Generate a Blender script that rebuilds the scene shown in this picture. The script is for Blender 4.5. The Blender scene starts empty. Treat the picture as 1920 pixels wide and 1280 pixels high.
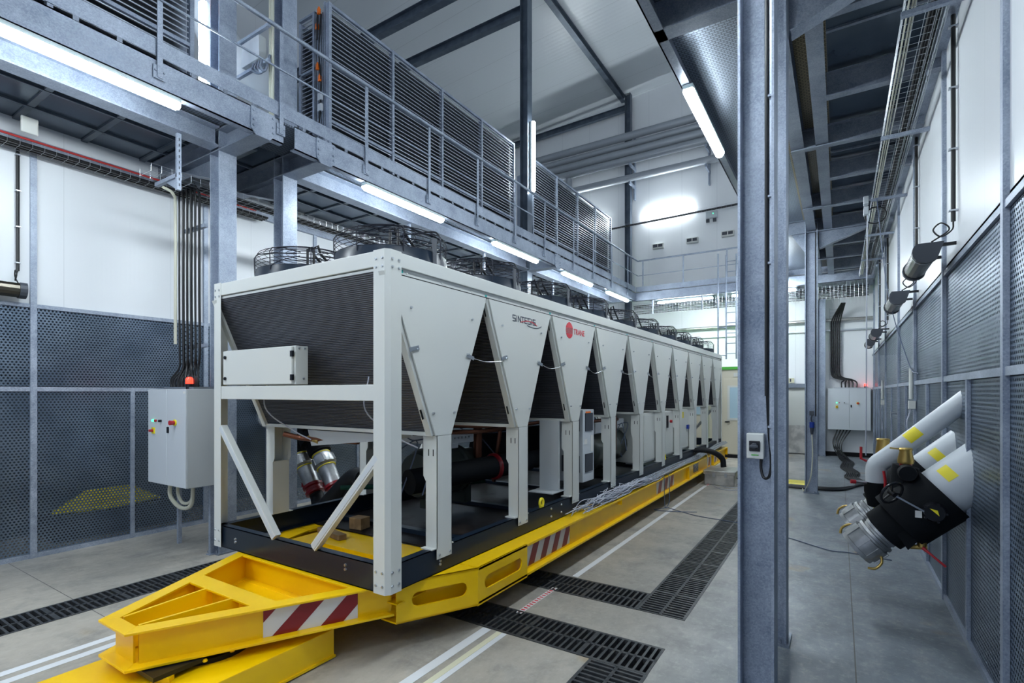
import bpy, bmesh, math, random
from mathutils import Vector, Matrix
PI=math.pi
sc=bpy.context.scene; COL=sc.collection
random.seed(7)
# ---------------- camera, world, exposure ----------------
cd=bpy.data.cameras.new('camera'); cam=bpy.data.objects.new('camera',cd); COL.objects.link(cam)
YAW=math.atan2(614,966)
cam.location=(0,0,1.83); cam.rotation_euler=(PI/2,0,YAW)
cd.sensor_width=36; cd.lens=966/1920*36; cd.shift_y=96/1920; cd.clip_start=.05; cd.clip_end=100
sc.camera=cam
sc.view_settings.view_transform='Standard'; sc.view_settings.look='None'
sc.view_settings.gamma=1; sc.view_settings.exposure=1.3
try: sc.view_settings.use_curve_mapping=False
except Exception: pass
W=bpy.data.worlds.new('world'); sc.world=W; W.use_nodes=True
W.node_tree.nodes['Background'].inputs[0].default_value=(.62,.74,.95,1)
W.node_tree.nodes['Background'].inputs[1].default_value=.3
LAMP=42.0
# ---------------- material helpers ----------------
def mat(name,col=(.5,.5,.5),rough=.5,metal=0,noise=None,bump=None,emit=None,spec=None,fn=None,rn=None):
    m=bpy.data.materials.new(name); m.use_nodes=True
    nt=m.node_tree; b=nt.nodes['Principled BSDF']; N=nt.nodes; Lk=nt.links
    b.inputs['Base Color'].default_value=(*col,1); b.inputs['Roughness'].default_value=rough
    b.inputs['Metallic'].default_value=metal
    if spec is not None: b.inputs['Specular IOR Level'].default_value=spec
    tc=N.new('ShaderNodeTexCoord')
    if noise:                                   # (scale, second colour, contrast lo, hi)
        n=N.new('ShaderNodeTexNoise'); n.inputs['Scale'].default_value=noise[0]; n.inputs['Detail'].default_value=6
        Lk.new(tc.outputs['Object'],n.inputs['Vector'])
        r=N.new('ShaderNodeMapRange'); r.inputs[1].default_value=noise[2]; r.inputs[2].default_value=noise[3]
        Lk.new(n.outputs['Fac'],r.inputs[0])
        mx=N.new('ShaderNodeMix'); mx.data_type='RGBA'; mx.inputs[6].default_value=(*col,1); mx.inputs[7].default_value=(*noise[1],1)
        Lk.new(r.outputs[0],mx.inputs[0]); Lk.new(mx.outputs[2],b.inputs['Base Color'])
        if rn:
            q=N.new('ShaderNodeMapRange'); q.inputs[3].default_value=rn[0]; q.inputs[4].default_value=rn[1]
            Lk.new(r.outputs[0],q.inputs[0]); Lk.new(q.outputs[0],b.inputs['Roughness'])
    if bump:                                    # (scale, strength)
        n2=N.new('ShaderNodeTexNoise'); n2.inputs['Scale'].default_value=bump[0]; n2.inputs['Detail'].default_value=3
        Lk.new(tc.outputs['Object'],n2.inputs['Vector'])
        bp=N.new('ShaderNodeBump'); bp.inputs['Strength'].default_value=bump[1]; bp.inputs['Distance'].default_value=.01
        Lk.new(n2.outputs['Fac'],bp.inputs['Height']); Lk.new(bp.outputs[0],b.inputs['Normal'])
    if emit:
        b.inputs['Emission Color'].default_value=(*emit[0],1); b.inputs['Emission Strength'].default_value=emit[1]
    if fn: fn(nt,b,tc)
    return m
def mth(nt,op,a,b=None,c=None):
    n=nt.nodes.new('ShaderNodeMath'); n.operation=op
    for i,v in enumerate((a,b,c)):
        if v is None: continue
        if isinstance(v,(int,float)): n.inputs[i].default_value=v
        else: nt.links.new(v,n.inputs[i])
    return n.outputs[0]
def sep(nt,tc):
    s=nt.nodes.new('ShaderNodeSeparateXYZ'); nt.links.new(tc.outputs['Object'],s.inputs[0]); return s.outputs
def mixc(nt,f,a,b):
    mx=nt.nodes.new('ShaderNodeMix'); mx.data_type='RGBA'
    for i,v in ((6,a),(7,b)):
        if isinstance(v,tuple): mx.inputs[i].default_value=(*v,1)
        else: nt.links.new(v,mx.inputs[i])
    if isinstance(f,(int,float)): mx.inputs[0].default_value=f
    else: nt.links.new(f,mx.inputs[0])
    return mx.outputs[2]
def bumpn(nt,b,h,st=.5,dist=.005):
    bp=nt.nodes.new('ShaderNodeBump'); bp.inputs['Strength'].default_value=st; bp.inputs['Distance'].default_value=dist
    nt.links.new(h,bp.inputs['Height']); nt.links.new(bp.outputs[0],b.inputs['Normal'])
def noise(nt,tc,scale,detail=5,rough=.6):
    n=nt.nodes.new('ShaderNodeTexNoise'); n.inputs['Scale'].default_value=scale; n.inputs['Detail'].default_value=detail
    n.inputs['Roughness'].default_value=rough; nt.links.new(tc.outputs['Object'],n.inputs['Vector']); return n.outputs['Fac']
def mrange(nt,v,a,b,c=0,d=1):
    r=nt.nodes.new('ShaderNodeMapRange')
    for i,x in zip((1,2,3,4),(a,b,c,d)): r.inputs[i].default_value=x
    nt.links.new(v,r.inputs[0]); return r.outputs[0]
def panel_fn(axis,pitch,seamw,rib,dark=(.45,.48,.5),bs=.18):
    def f(nt,b,tc):                              # insulated wall panel: micro ribs and joints
        s=sep(nt,tc)[axis]
        fr=mth(nt,'FRACT',mth(nt,'DIVIDE',s,pitch))
        seam=mth(nt,'LESS_THAN',fr,seamw/pitch)
        base=tuple(b.inputs['Base Color'].default_value)[:3]
        nt.links.new(mixc(nt,mth(nt,'MULTIPLY',seam,.6),base,dark),b.inputs['Base Color'])
        w=mth(nt,'SINE',mth(nt,'MULTIPLY',s,2*PI/rib))
        bumpn(nt,b,mth(nt,'SUBTRACT',w,mth(nt,'MULTIPLY',seam,4)),bs,.002)
    return f
def perf_fn(axis,pitch,rad,holecol=None):
    def f(nt,b,tc):                              # hexagonal field of round holes, really open
        s=sep(nt,tc)
        V=mth(nt,'DIVIDE',s[2],pitch*.866); row=mth(nt,'FLOOR',V)
        U=mth(nt,'ADD',mth(nt,'DIVIDE',s[axis],pitch),mth(nt,'MULTIPLY',row,.5))
        fu=mth(nt,'SUBTRACT',mth(nt,'FRACT',U),.5); fv=mth(nt,'MULTIPLY',mth(nt,'SUBTRACT',mth(nt,'FRACT',V),.5),.866)
        d=mth(nt,'ADD',mth(nt,'MULTIPLY',fu,fu),mth(nt,'MULTIPLY',fv,fv))
        hole=mth(nt,'LESS_THAN',d,rad*rad)
        out=[n for n in nt.nodes if n.type=='OUTPUT_MATERIAL'][0]
        tr=nt.nodes.new('ShaderNodeBsdfTransparent'); ms=nt.nodes.new('ShaderNodeMixShader')
        nt.links.new(hole,ms.inputs[0]); nt.links.new(b.outputs[0],ms.inputs[1]); nt.links.new(tr.outputs[0],ms.inputs[2])
        nt.links.new(ms.outputs[0],out.inputs[0])
        nz=noise(nt,tc,1.2,2)
        nt.links.new(mixc(nt,mrange(nt,nz,.35,.65),(.12,.165,.23),(.21,.27,.35)),b.inputs['Base Color'])
        bumpn(nt,b,noise(nt,tc,.9,1),.25,.03)
    return f
def stripe_fn(axis,pitch,frac,c2,st=.6):
    def f(nt,b,tc):
        s=sep(nt,tc)[axis]
        fr=mth(nt,'FRACT',mth(nt,'DIVIDE',s,pitch)); k=mth(nt,'LESS_THAN',fr,frac)
        base=tuple(b.inputs['Base Color'].default_value)[:3]
        nt.links.new(mixc(nt,k,base,c2),b.inputs['Base Color'])
        bumpn(nt,b,mth(nt,'SINE',mth(nt,'MULTIPLY',s,2*PI/pitch)),st,.003)
    return f
def floor_fn(nt,b,tc):
    s=sep(nt,tc)
    a=noise(nt,tc,.35,6,.65); c=noise(nt,tc,2.3,8,.7); d=noise(nt,tc,17,6,.75)
    col=mixc(nt,mrange(nt,a,.38,.62),(.28,.268,.24),(.46,.42,.355))
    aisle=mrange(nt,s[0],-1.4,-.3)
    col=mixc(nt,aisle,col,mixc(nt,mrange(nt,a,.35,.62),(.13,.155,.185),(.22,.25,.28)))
    col=mixc(nt,mth(nt,'MULTIPLY',mrange(nt,c,.5,.72),.55),col,(.14,.145,.15))
    col=mixc(nt,mth(nt,'MULTIPLY',mrange(nt,d,.52,.7),.35),col,(.55,.54,.5))
    mp=nt.nodes.new('ShaderNodeMapping'); mp.inputs['Scale'].default_value=(3.2,1.5,1); nt.links.new(tc.outputs['Object'],mp.inputs[0])
    sn=nt.nodes.new('ShaderNodeTexNoise'); sn.inputs['Scale'].default_value=2.2; sn.inputs['Detail'].default_value=7; sn.inputs['Roughness'].default_value=.75; nt.links.new(mp.outputs[0],sn.inputs['Vector'])
    col=mixc(nt,mth(nt,'MULTIPLY',mrange(nt,sn.outputs['Fac'],.5,.7),.28),col,(.10,.10,.105))
    col=mixc(nt,mth(nt,'MULTIPLY',mrange(nt,sn.outputs['Fac'],.5,.32),.25),col,(.52,.50,.45))
    st=noise(nt,tc,1.1,3)
    col=mixc(nt,mth(nt,'MULTIPLY',mrange(nt,st,.64,.70),.5),col,(.33,.22,.08))
    j=mth(nt,'LESS_THAN',mth(nt,'ABSOLUTE',mth(nt,'SUBTRACT',s[0],.09)),.004)
    j2=mth(nt,'LESS_THAN',mth(nt,'ABSOLUTE',mth(nt,'SUBTRACT',mth(nt,'FRACT',mth(nt,'DIVIDE',s[1],5.7)),.31)),.0006)
    col=mixc(nt,mth(nt,'MAXIMUM',j,j2),col,(.09,.085,.08))
    nt.links.new(col,b.inputs['Base Color'])
    nt.links.new(mrange(nt,c,.3,.7,.28,.55),b.inputs['Roughness'])
    bumpn(nt,b,d,.12,.004)
def galv_fn(dark=1.0):
    def f(nt,b,tc):
        v=nt.nodes.new('ShaderNodeTexVoronoi'); v.inputs['Scale'].default_value=110; nt.links.new(tc.outputs['Object'],v.inputs['Vector'])
        bw=nt.nodes.new('ShaderNodeRGBToBW'); nt.links.new(v.outputs['Color'],bw.inputs[0])
        n=noise(nt,tc,3,6,.7)
        f1=mth(nt,'ADD',mth(nt,'MULTIPLY',bw.outputs[0],.30),mth(nt,'MULTIPLY',n,1.05))
        c=mixc(nt,mrange(nt,f1,.35,1.0),tuple(x*dark for x in (.16,.20,.275)),tuple(x*dark for x in (.46,.515,.61)))
        nt.links.new(c,b.inputs['Base Color'])
        nt.links.new(mrange(nt,f1,.3,1,.32,.55),b.inputs['Roughness'])
    return f
def chequer_fn(nt,b,tc):
    br=nt.nodes.new('ShaderNodeTexBrick'); br.inputs['Scale'].default_value=1; br.inputs['Mortar Size'].default_value=.006
    br.inputs['Brick Width'].default_value=.045; br.inputs['Row Height'].default_value=.03; br.inputs['Mortar Smooth'].default_value=.3
    nt.links.new(tc.outputs['Object'],br.inputs['Vector'])
    base=tuple(b.inputs['Base Color'].default_value)[:3]
    nt.links.new(mixc(nt,br.outputs['Fac'],base,tuple(x*.45 for x in base)),b.inputs['Base Color'])
    bumpn(nt,b,mth(nt,'SUBTRACT',1.0,br.outputs['Fac']),.8,.004)
M={}
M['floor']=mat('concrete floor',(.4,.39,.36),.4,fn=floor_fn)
M['pit']=mat('dark drain channel',(.03,.03,.032),.8)
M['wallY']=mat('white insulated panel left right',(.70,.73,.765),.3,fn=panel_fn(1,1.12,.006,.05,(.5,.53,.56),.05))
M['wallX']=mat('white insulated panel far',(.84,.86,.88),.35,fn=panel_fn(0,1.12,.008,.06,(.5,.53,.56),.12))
M['ceil']=mat('ribbed roof panel',(.62,.66,.69),.3,fn=panel_fn(1,1.1,.01,.14,(.3,.33,.35)))
M['backwall']=mat('blue grey service wall',(.06,.085,.12),.6)
M['perfY']=mat('perforated steel sheet',(.2,.26,.33),.34,.75,fn=perf_fn(1,.034,.30))
M['perfX']=mat('perforated steel sheet across',(.2,.26,.33),.34,.75,fn=perf_fn(0,.034,.30))
M['galv']=mat('galvanised steel',(.4,.45,.52),.4,.4,fn=galv_fn(1.0))
M['galvd']=mat('darker galvanised steel',(.3,.35,.42),.45,.5,fn=galv_fn(.72))  # same galvanised pattern in a darker tone
M['paintsteel']=mat('blue grey painted steel',(.075,.10,.135),.35,.3,noise=(4,(.11,.14,.18),.4,.6))
M['sheet']=mat('blue grey ceiling sheet',(.065,.095,.135),.25,.6,noise=(1.5,(.10,.135,.18),.4,.6))
M['chequer']=mat('embossed floor plate underside',(.20,.24,.30),.35,.6,fn=chequer_fn)
M['brass_sheet']=mat('bronze toned embossed plate',(.34,.28,.17),.28,.6,fn=chequer_fn)
M['white']=mat('cream white painted sheet',(.66,.67,.635),.42,noise=(.8,(.63,.65,.63),.4,.6))
M['cab']=mat('light grey cabinet paint',(.58,.62,.66),.38,bump=(180,.05))
M['cabside']=mat('grey cabinet side',(.45,.48,.5),.35,bump=(180,.05))
M['navy']=mat('dark navy painted steel',(.009,.018,.033),.3,spec=.35)
M['yellow']=mat('yellow gloss paint',(.96,.60,.0),.32,noise=(2.5,(.90,.54,.0),.4,.65),bump=(30,.06))
M['yellowp']=mat('bright yellow plastic',(.85,.72,.02),.4)
M['red']=mat('reflective red',(.23,.005,.012),.3)
M['redp']=mat('red paint',(.45,.02,.03),.35)
M['signwhite']=mat('reflective white',(.72,.72,.72),.3)
M['coil']=mat('condenser coil fins',(.014,.015,.024),.45,.3,fn=stripe_fn(2,.0125,.34,(.15,.16,.19)))
M['black']=mat('black rubber',(.005,.006,.008),.5,spec=.25)
M['blackm']=mat('black satin plastic',(.008,.009,.013),.3,spec=.35)
M['insul']=mat('black foam insulation',(.006,.0075,.010),.7,bump=(60,.1),spec=.15)
M['wire']=mat('dark fan guard wire',(.02,.022,.035),.35,.4)
M['deckboard']=mat('dark stained plywood deck',(.006,.005,.006),.6,noise=(3,(.035,.026,.023),.55,.8),rn=(.4,.65),spec=.25)
M['wood']=mat('raw timber',(.30,.19,.09),.7,noise=(9,(.18,.11,.05),.4,.6))
M['alu']=mat('cast aluminium',(.50,.51,.52),.38,.85,noise=(8,(.36,.37,.38),.4,.6),bump=(40,.08))
M['zinc']=mat('zinc plated steel',(.50,.53,.57),.3,.9)
M['brass']=mat('brass',(.55,.38,.12),.35,.9)
M['copper']=mat('copper pipe',(.16,.06,.035),.35,.8)
M['castiron']=mat('cast iron grate',(.05,.055,.062),.45,.4,noise=(14,(.10,.10,.10),.45,.7))
M['tape']=mat('white floor tape',(.72,.74,.76),.4)
M['tapey']=mat('cream masking tape',(.70,.68,.5),.5)
M['motor']=mat('grey green compressor paint',(.04,.05,.045),.28,spec=.35)
M['pipegrey']=mat('light grey pipe cladding',(.56,.60,.64),.33)
M['pipegalv']=mat('grey lagged pipe',(.36,.39,.43),.35,.2)
M['louvre']=mat('aluminium louvre blade',(.42,.46,.53),.3,.5)
M['louvreback']=mat('dark coil behind louvre',(.04,.045,.055),.5,.3)
M['orange']=mat('orange actuator',(.85,.17,.01),.4)
M['cream']=mat('cream cabin panel',(.66,.62,.50),.45)
M['green']=mat('green trim',(.08,.45,.05),.4)
M['glass']=mat('pale blue cabin window',(.45,.62,.72),.1)
M['steel']=mat('brushed stainless steel',(.68,.67,.64),.3,.85,noise=(5,(.45,.45,.44),.4,.6))
M['stain']=mat('bronze heater reflector',(.13,.12,.10),.25,.9)
M['anth']=mat('anthracite plastic',(.05,.058,.075),.45)
M['cable']=mat('black power cable',(.006,.007,.009),.45)
M['cablew']=mat('pale grey cable',(.42,.44,.52),.45)
M['cablec']=mat('cream cable',(.55,.55,.45),.45)
M['cabler']=mat('red cable',(.40,.03,.03),.45)
M['cableb']=mat('blue grey cable',(.08,.11,.18),.45)
M['foil']=mat('foil sleeve over cables',(.5,.53,.6),.22,.9,bump=(35,.9))
M['lampbody']=mat('lamp housing',(.55,.65,.66),.4)
M['diffuser']=mat('lit fluorescent diffuser',(.9,.9,.9),.4,emit=((.86,.95,1.0),LAMP))
M['led_g']=mat('green indicator',(.02,.3,.1),.3,emit=((.05,.9,.35),1.5))
M['led_r']=mat('red beacon lens',(.5,.0,.0),.2,emit=((1,.02,.01),3))
M['ink']=mat('dark blue lettering',(.02,.03,.07),.4)
M['logored']=mat('red lettering',(.65,.02,.04),.4)
M['paper']=mat('paper label',(.72,.72,.7),.6)
M['hose']=mat('green hose',(.005,.05,.035),.5,spec=.2)
M['blue']=mat('blue plug',(.01,.04,.3),.4)
# ---------------- mesh helpers ----------------
class MB:
    def __init__(s): s.v=[]; s.f=[]; s.sm=[]; s.mi=[]; s.cur=0
    def add(s,vs,fs,smooth=False):
        o=len(s.v); s.v+=[tuple(v) for v in vs]
        for f in fs: s.f.append([i+o for i in f]); s.sm.append(smooth); s.mi.append(s.cur)
        return s
    def box(s,x0,x1,y0,y1,z0,z1):
        vs=[(x,y,z) for z in (z0,z1) for y in (y0,y1) for x in (x0,x1)]
        return s.add(vs,[(0,2,3,1),(4,5,7,6),(0,1,5,4),(2,6,7,3),(0,4,6,2),(1,3,7,5)])
    def obox(s,p0,p1,w,h,up=(0,0,1)):            # beam of section w x h between two points
        p0=Vector(p0);p1=Vector(p1);d=(p1-p0).normalized();u=Vector(up)
        if abs(d.dot(u))>.99: u=Vector((0,1,0))
        a=d.cross(u).normalized(); b=a.cross(d).normalized()
        vs=[p+a*(sx*w/2)+b*(sz*h/2) for p in (p0,p1) for sz in (-1,1) for sx in (-1,1)]
        return s.add(vs,[(0,1,3,2),(4,6,7,5),(0,4,5,1),(2,3,7,6),(0,2,6,4),(1,5,7,3)])
    def prism(s,poly,axis,a0,a1):                # polygon in the plane normal to axis
        n=len(poly)
        def pt(p,a): return {'x':(a,p[0],p[1]),'y':(p[0],a,p[1]),'z':(p[0],p[1],a)}[axis]
        vs=[pt(p,a0) for p in poly]+[pt(p,a1) for p in poly]
        ar=sum(poly[i][0]*poly[(i+1)%n][1]-poly[(i+1)%n][0]*poly[i][1] for i in range(n))
        if axis=='y': ar=-ar
        lo=list(range(n)); hi=[i+n for i in lo]
        sides=[(i,(i+1)%n,(i+1)%n+n,i+n) for i in range(n)]
        if (ar>0)==(a1>a0): fs=[lo[::-1],hi]+sides
        else: fs=[lo,hi[::-1]]+[f[::-1] for f in sides]
        return s.add(vs,fs)
    def tube(s,pts,r,n=8,cap=True,closed=False):
        P=[Vector(p) for p in pts]; m=len(P); rings=[]; prev=None
        for i,p in enumerate(P):
            if closed: t=P[(i+1)%m]-P[i-1]
            else: t=(P[min(i+1,m-1)]-P[max(i-1,0)])
            t=t.normalized() if t.length>1e-9 else Vector((0,0,1))
            if prev is None:
                a=t.cross(Vector((0,0,1)))
                if a.length<.05: a=t.cross(Vector((0,1,0)))
                a.normalize()
            else:
                a=prev-t*prev.dot(t)
                if a.length<1e-6: a=t.orthogonal()
                a.normalize()
            prev=a; b=t.cross(a)
            rr=r[i] if isinstance(r,(list,tuple)) else r
            rings.append([p+a*rr*math.cos(2*PI*k/n)+b*rr*math.sin(2*PI*k/n) for k in range(n)])
        o=len(s.v); s.v+=[tuple(v) for R in rings for v in R]
        for i in range(m if closed else m-1):
            j=(i+1)%m
            for k in range(n):
                k2=(k+1)%n; s.f.append([o+i*n+k,o+i*n+k2,o+j*n+k2,o+j*n+k]); s.sm.append(n>4); s.mi.append(s.cur)
        if cap and not closed:
            s.f.append([o+k for k in range(n)][::-1]); s.sm.append(False); s.mi.append(s.cur)
            s.f.append([o+(m-1)*n+k for k in range(n)]); s.sm.append(False); s.mi.append(s.cur)
        return s
    def cyl(s,p0,p1,r0,r1=None,n=20): 
        return s.tube([p0,p1],[r0,r0 if r1 is None else r1],n)
    def lathe(s,p0,d,prof,n=24):                 # profile [(distance along axis, radius)]
        p0=Vector(p0); d=Vector(d).normalized()
        a=d.cross(Vector((0,0,1))); a=a.normalized() if a.length>.05 else Vector((1,0,0)); b=d.cross(a)
        o=len(s.v)
        for t,r in prof:
            for k in range(n):
                q=2*PI*k/n; s.v.append(tuple(p0+d*t+a*r*math.cos(q)+b*r*math.sin(q)))
        for i in range(len(prof)-1):
            for k in range(n):
                k2=(k+1)%n; s.f.append([o+i*n+k,o+i*n+k2,o+(i+1)*n+k2,o+(i+1)*n+k]); s.sm.append(True); s.mi.append(s.cur)
        s.f.append([o+k for k in range(n)][::-1]); s.sm.append(False); s.mi.append(s.cur)
        s.f.append([o+(len(prof)-1)*n+k for k in range(n)]); s.sm.append(False); s.mi.append(s.cur)
        return s
    def bolt(s,p,d,r=.011,h=.009): return s.cyl(p,Vector(p)+Vector(d)*h,r,r*.8,6)
    def build(s,name,m,parent=None,bevel=0,off=None):
        me=bpy.data.meshes.new(name); vs=s.v
        if off is not None: vs=[(v[0]-off[0],v[1]-off[1],v[2]-off[2]) for v in vs]
        me.from_pydata(vs,[],s.f); me.polygons.foreach_set('use_smooth',s.sm)
        ms=m if isinstance(m,(list,tuple)) else [m]
        for x in ms: me.materials.append(M[x] if isinstance(x,str) else x)
        if len(ms)>1: me.polygons.foreach_set('material_index',s.mi)
        me.update()
        if any(s.sm): me.set_sharp_from_angle(angle=math.radians(38))
        o=bpy.data.objects.new(name,me); COL.objects.link(o)
        if parent is not None:
            o.parent=parent
            # vertices are in world space: undo the parent's own offset (parents are unrotated)
            if off is None: o.location=-parent_world(parent)
        if bevel:
            b=o.modifiers.new('bevel','BEVEL'); b.width=bevel; b.segments=2; b.limit_method='ANGLE'; b.angle_limit=math.radians(40); b.harden_normals=False
        return o
def parent_world(p):
    v=Vector((0,0,0))
    while p is not None: v=v+p.location; p=p.parent
    return v
def tag(o,label,cat=None,group=None,kind=None):
    if label: o['label']=label
    if cat: o['category']=cat
    if group: o['group']=group
    if kind: o['kind']=kind
    return o
def thing(name,label,cat,loc=(0,0,0),group=None):
    o=bpy.data.objects.new(name,None); o.empty_display_size=.1; COL.objects.link(o); o.location=loc
    return tag(o,label,cat,group)
def struct(o): o['kind']='structure'; return o
def copy_tree(o,parent=None):
    c=o.copy(); COL.objects.link(c); c.parent=parent
    for ch in list(o.children): copy_tree(ch,c)
    return c
def arc(c,r,a0,a1,n,ax='xz'):
    out=[]
    for i in range(n+1):
        t=a0+(a1-a0)*i/n; u=r*math.cos(t); w=r*math.sin(t)
        out.append({'xz':(c[0]+u,c[1],c[2]+w),'yz':(c[0],c[1]+u,c[2]+w),'xy':(c[0]+u,c[1]+w,c[2])}[ax])
    return out
def spline(pts,n=8):                             # Catmull-Rom
    P=[Vector(p) for p in pts]; P=[2*P[0]-P[1]]+P+[2*P[-1]-P[-2]]; out=[]
    for i in range(1,len(P)-2):
        for k in range(n):
            t=k/n; a,b,c,d=P[i-1:i+3]
            out.append(.5*((2*b)+(c-a)*t+(2*a-5*b+4*c-d)*t*t+(3*b-a-3*c+d)*t**3))
    out.append(P[-2]); return out
ORD=['first','second','third','fourth','fifth','sixth','seventh','eighth','ninth','tenth','eleventh','twelfth','thirteenth','fourteenth','fifteenth','sixteenth','seventeenth','eighteenth','nineteenth','twentieth']
def ordn(i):
    return ORD[i] if i<20 else 'twenty-'+ORD[i-20]
def each(mbs,name,m,parent):
    return [q.build(name,m,parent) for q in mbs]
def text(body,size,mtx,m,name,parent,extrude=.0015,offset=0.0,xs=1.0):
    cu=bpy.data.curves.new('t','FONT'); cu.body=body; cu.size=size; cu.extrude=extrude; cu.offset=offset
    to=bpy.data.objects.new('t',cu); COL.objects.link(to); bpy.context.view_layer.update()
    me=bpy.data.meshes.new_from_object(to.evaluated_get(bpy.context.evaluated_depsgraph_get()))
    bpy.data.objects.remove(to); me.transform(Matrix.Diagonal((xs,1,1,1))); me.transform(mtx)
    me.materials.clear(); me.materials.append(M[m]); me.name=name
    o=bpy.data.objects.new(name,me); COL.objects.link(o)
    if parent: o.parent=parent; o.location=-parent_world(parent)
    return o
def face_mtx(origin,right,up):                   # text plane: right and up vectors
    r=Vector(right);u=Vector(up);n=r.cross(u)
    m=Matrix((( r.x,u.x,n.x,origin[0]),(r.y,u.y,n.y,origin[1]),(r.z,u.z,n.z,origin[2]),(0,0,0,1))); return m
# ---------------- room shell ----------------
XL,XR,YF,YB=-7.55,.798,17.7,-3.0
XFL=-13.0; ZC=12.43; ZM=4.9
# drains (x0,x1,y0,y1)
PITS=[(-5.71,-5.33,0.0,4.8),(-3.55,-1.05,3.28,3.69),(-1.45,-1.05,2.28,3.28),(-3.45,-1.45,4.23,4.63),(-1.45,-1.05,4.23,13.23)]
def floor():
    xs=sorted({XFL,XR+1.6}|{p[0] for p in PITS}|{p[1] for p in PITS}); ys=sorted({YB,YF}|{p[2] for p in PITS}|{p[3] for p in PITS})
    m=MB()
    inside=lambda x,y:any(p[0]<x<p[1] and p[2]<y<p[3] for p in PITS)
    for i in range(len(xs)-1):
        for j in range(len(ys)-1):
            if not inside((xs[i]+xs[i+1])/2,(ys[j]+ys[j+1])/2): m.add([(xs[i],ys[j],0),(xs[i+1],ys[j],0),(xs[i+1],ys[j+1],0),(xs[i],ys[j+1],0)],[(0,1,2,3)])
    m.cur=1
    for x0,x1,y0,y1 in PITS:
        z=-.14; m.add([(x0,y0,z),(x1,y0,z),(x1,y1,z),(x0,y1,z),(x0,y0,0),(x1,y0,0),(x1,y1,0),(x0,y1,0)],[(0,1,2,3),(0,4,5,1),(2,6,7,3),(0,3,7,4),(1,5,6,2)])
    struct(m.build('floor',['floor','pit']))
floor()
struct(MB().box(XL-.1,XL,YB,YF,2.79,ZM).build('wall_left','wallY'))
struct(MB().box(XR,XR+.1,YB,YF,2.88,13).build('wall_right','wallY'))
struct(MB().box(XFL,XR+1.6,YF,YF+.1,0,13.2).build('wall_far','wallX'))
struct(MB().box(XFL-.1,XFL,YB,YF,0,13).build('wall_far_left','wallY'))
# service zones behind the perforated sheets
struct(MB().box(XL-1.3,XL-1.2,YB,YF,0,ZM).build('wall_back_left','backwall'))
struct(MB().box(XR+1.0,XR+1.1,YB,YF,0,4).build('wall_back_right','backwall'))
struct(MB().box(XR,XR+1.1,YB,YF,2.88,2.95).build('trim_20','backwall'))
zc=lambda x: ZC if x>-4 else ZC-.048*(-4-x)*1.4
m=MB(); m.prism([(XR,ZC),(-4,ZC),(XFL,zc(XFL)),(XFL,zc(XFL)+.15),(-4,ZC+.15),(XR,ZC+.15)],'y',YB,YF); struct(m.build('ceiling','ceil'))
# ---------------- framed perforated cladding ----------------
def frame_wall(x,sgn,posts,low,zr,zt,side,n0):
    n=n0; d=.03
    for y in posts: struct(MB().box(min(x,x-sgn*d),max(x,x-sgn*d),y-.028,y+.028,0,4.62 if side=='left' else 4.9).build('trim_%d'%n,'galv')); n+=1
    for z0,z1,t in ((0,.05,0),(zr-.025,zr+.025,0),(zt-.022,zt+.022,0)):
        struct(MB().box(min(x,x-sgn*.022),max(x,x-sgn*.022),YB,YF-.02,z0,z1).build('trim_%d'%n,'galv')); n+=1
    for y in low: struct(MB().box(min(x,x-sgn*.024),max(x,x-sgn*.024),y-.022,y+.022,.05,zr-.025).build('trim_%d'%n,'galv')); n+=1
    return n
lp=[-1.55,.14,1.972,3.81,5.6,7.4,9.2,11.0,12.8,14.6,16.4]; ll=[(lp[i]+lp[i+1])/2+.03 for i in range(len(lp)-1)]
n=frame_wall(XL,-1,lp,ll,1.87,2.79,'left',30)
rp=[-1.9,0.02,1.98,3.92,5.92,8.02,10.08,12.8,14.9,16.9]; rl=[(rp[i]+rp[i+1])/2 for i in range(len(rp)-1)]
n=frame_wall(XR,1,rp,rl,1.95,2.88,'right',n+1)
def perf(x,ys,z0,z1,where,row,sgn):
    for i in range(len(ys)-1):
        o=MB().box(min(x,x-sgn*.002)+ (0 if sgn>0 else 0),max(x,x-sgn*.002),ys[i]+.001,ys[i+1]-.001,z0,z1).build('perforated_panel','perfY')
        tag(o,'perforated steel sheet, %s row of the %s wall, %s from the viewer'%(row,where,ordn(i)),'wall panel','perforated sheets, %s row, %s wall'%(row,where))
perf(XL,lp+[YF-.02],1.9,2.765,'left','upper',-1); perf(XL,sorted(lp+ll)+[YF-.02],.052,1.84,'left','lower',-1)
perf(XR+.003,rp+[YF-.02],1.98,2.855,'right','upper',1); perf(XR+.003,sorted(rp+rl)+[YF-.02],.052,1.92,'right','lower',1)
# wall-top channels
tag(MB().box(XL,XL+.06,YB,YF,4.5,4.62).build('wall_channel','galv'),'long galvanised channel running along the top of the left white wall','channel')
tag(MB().box(XR-.09,XR,YB,YF-.05,4.86,4.98).build('wall_channel','galv'),'long galvanised channel running along the top of the right white wall','channel')
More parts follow.
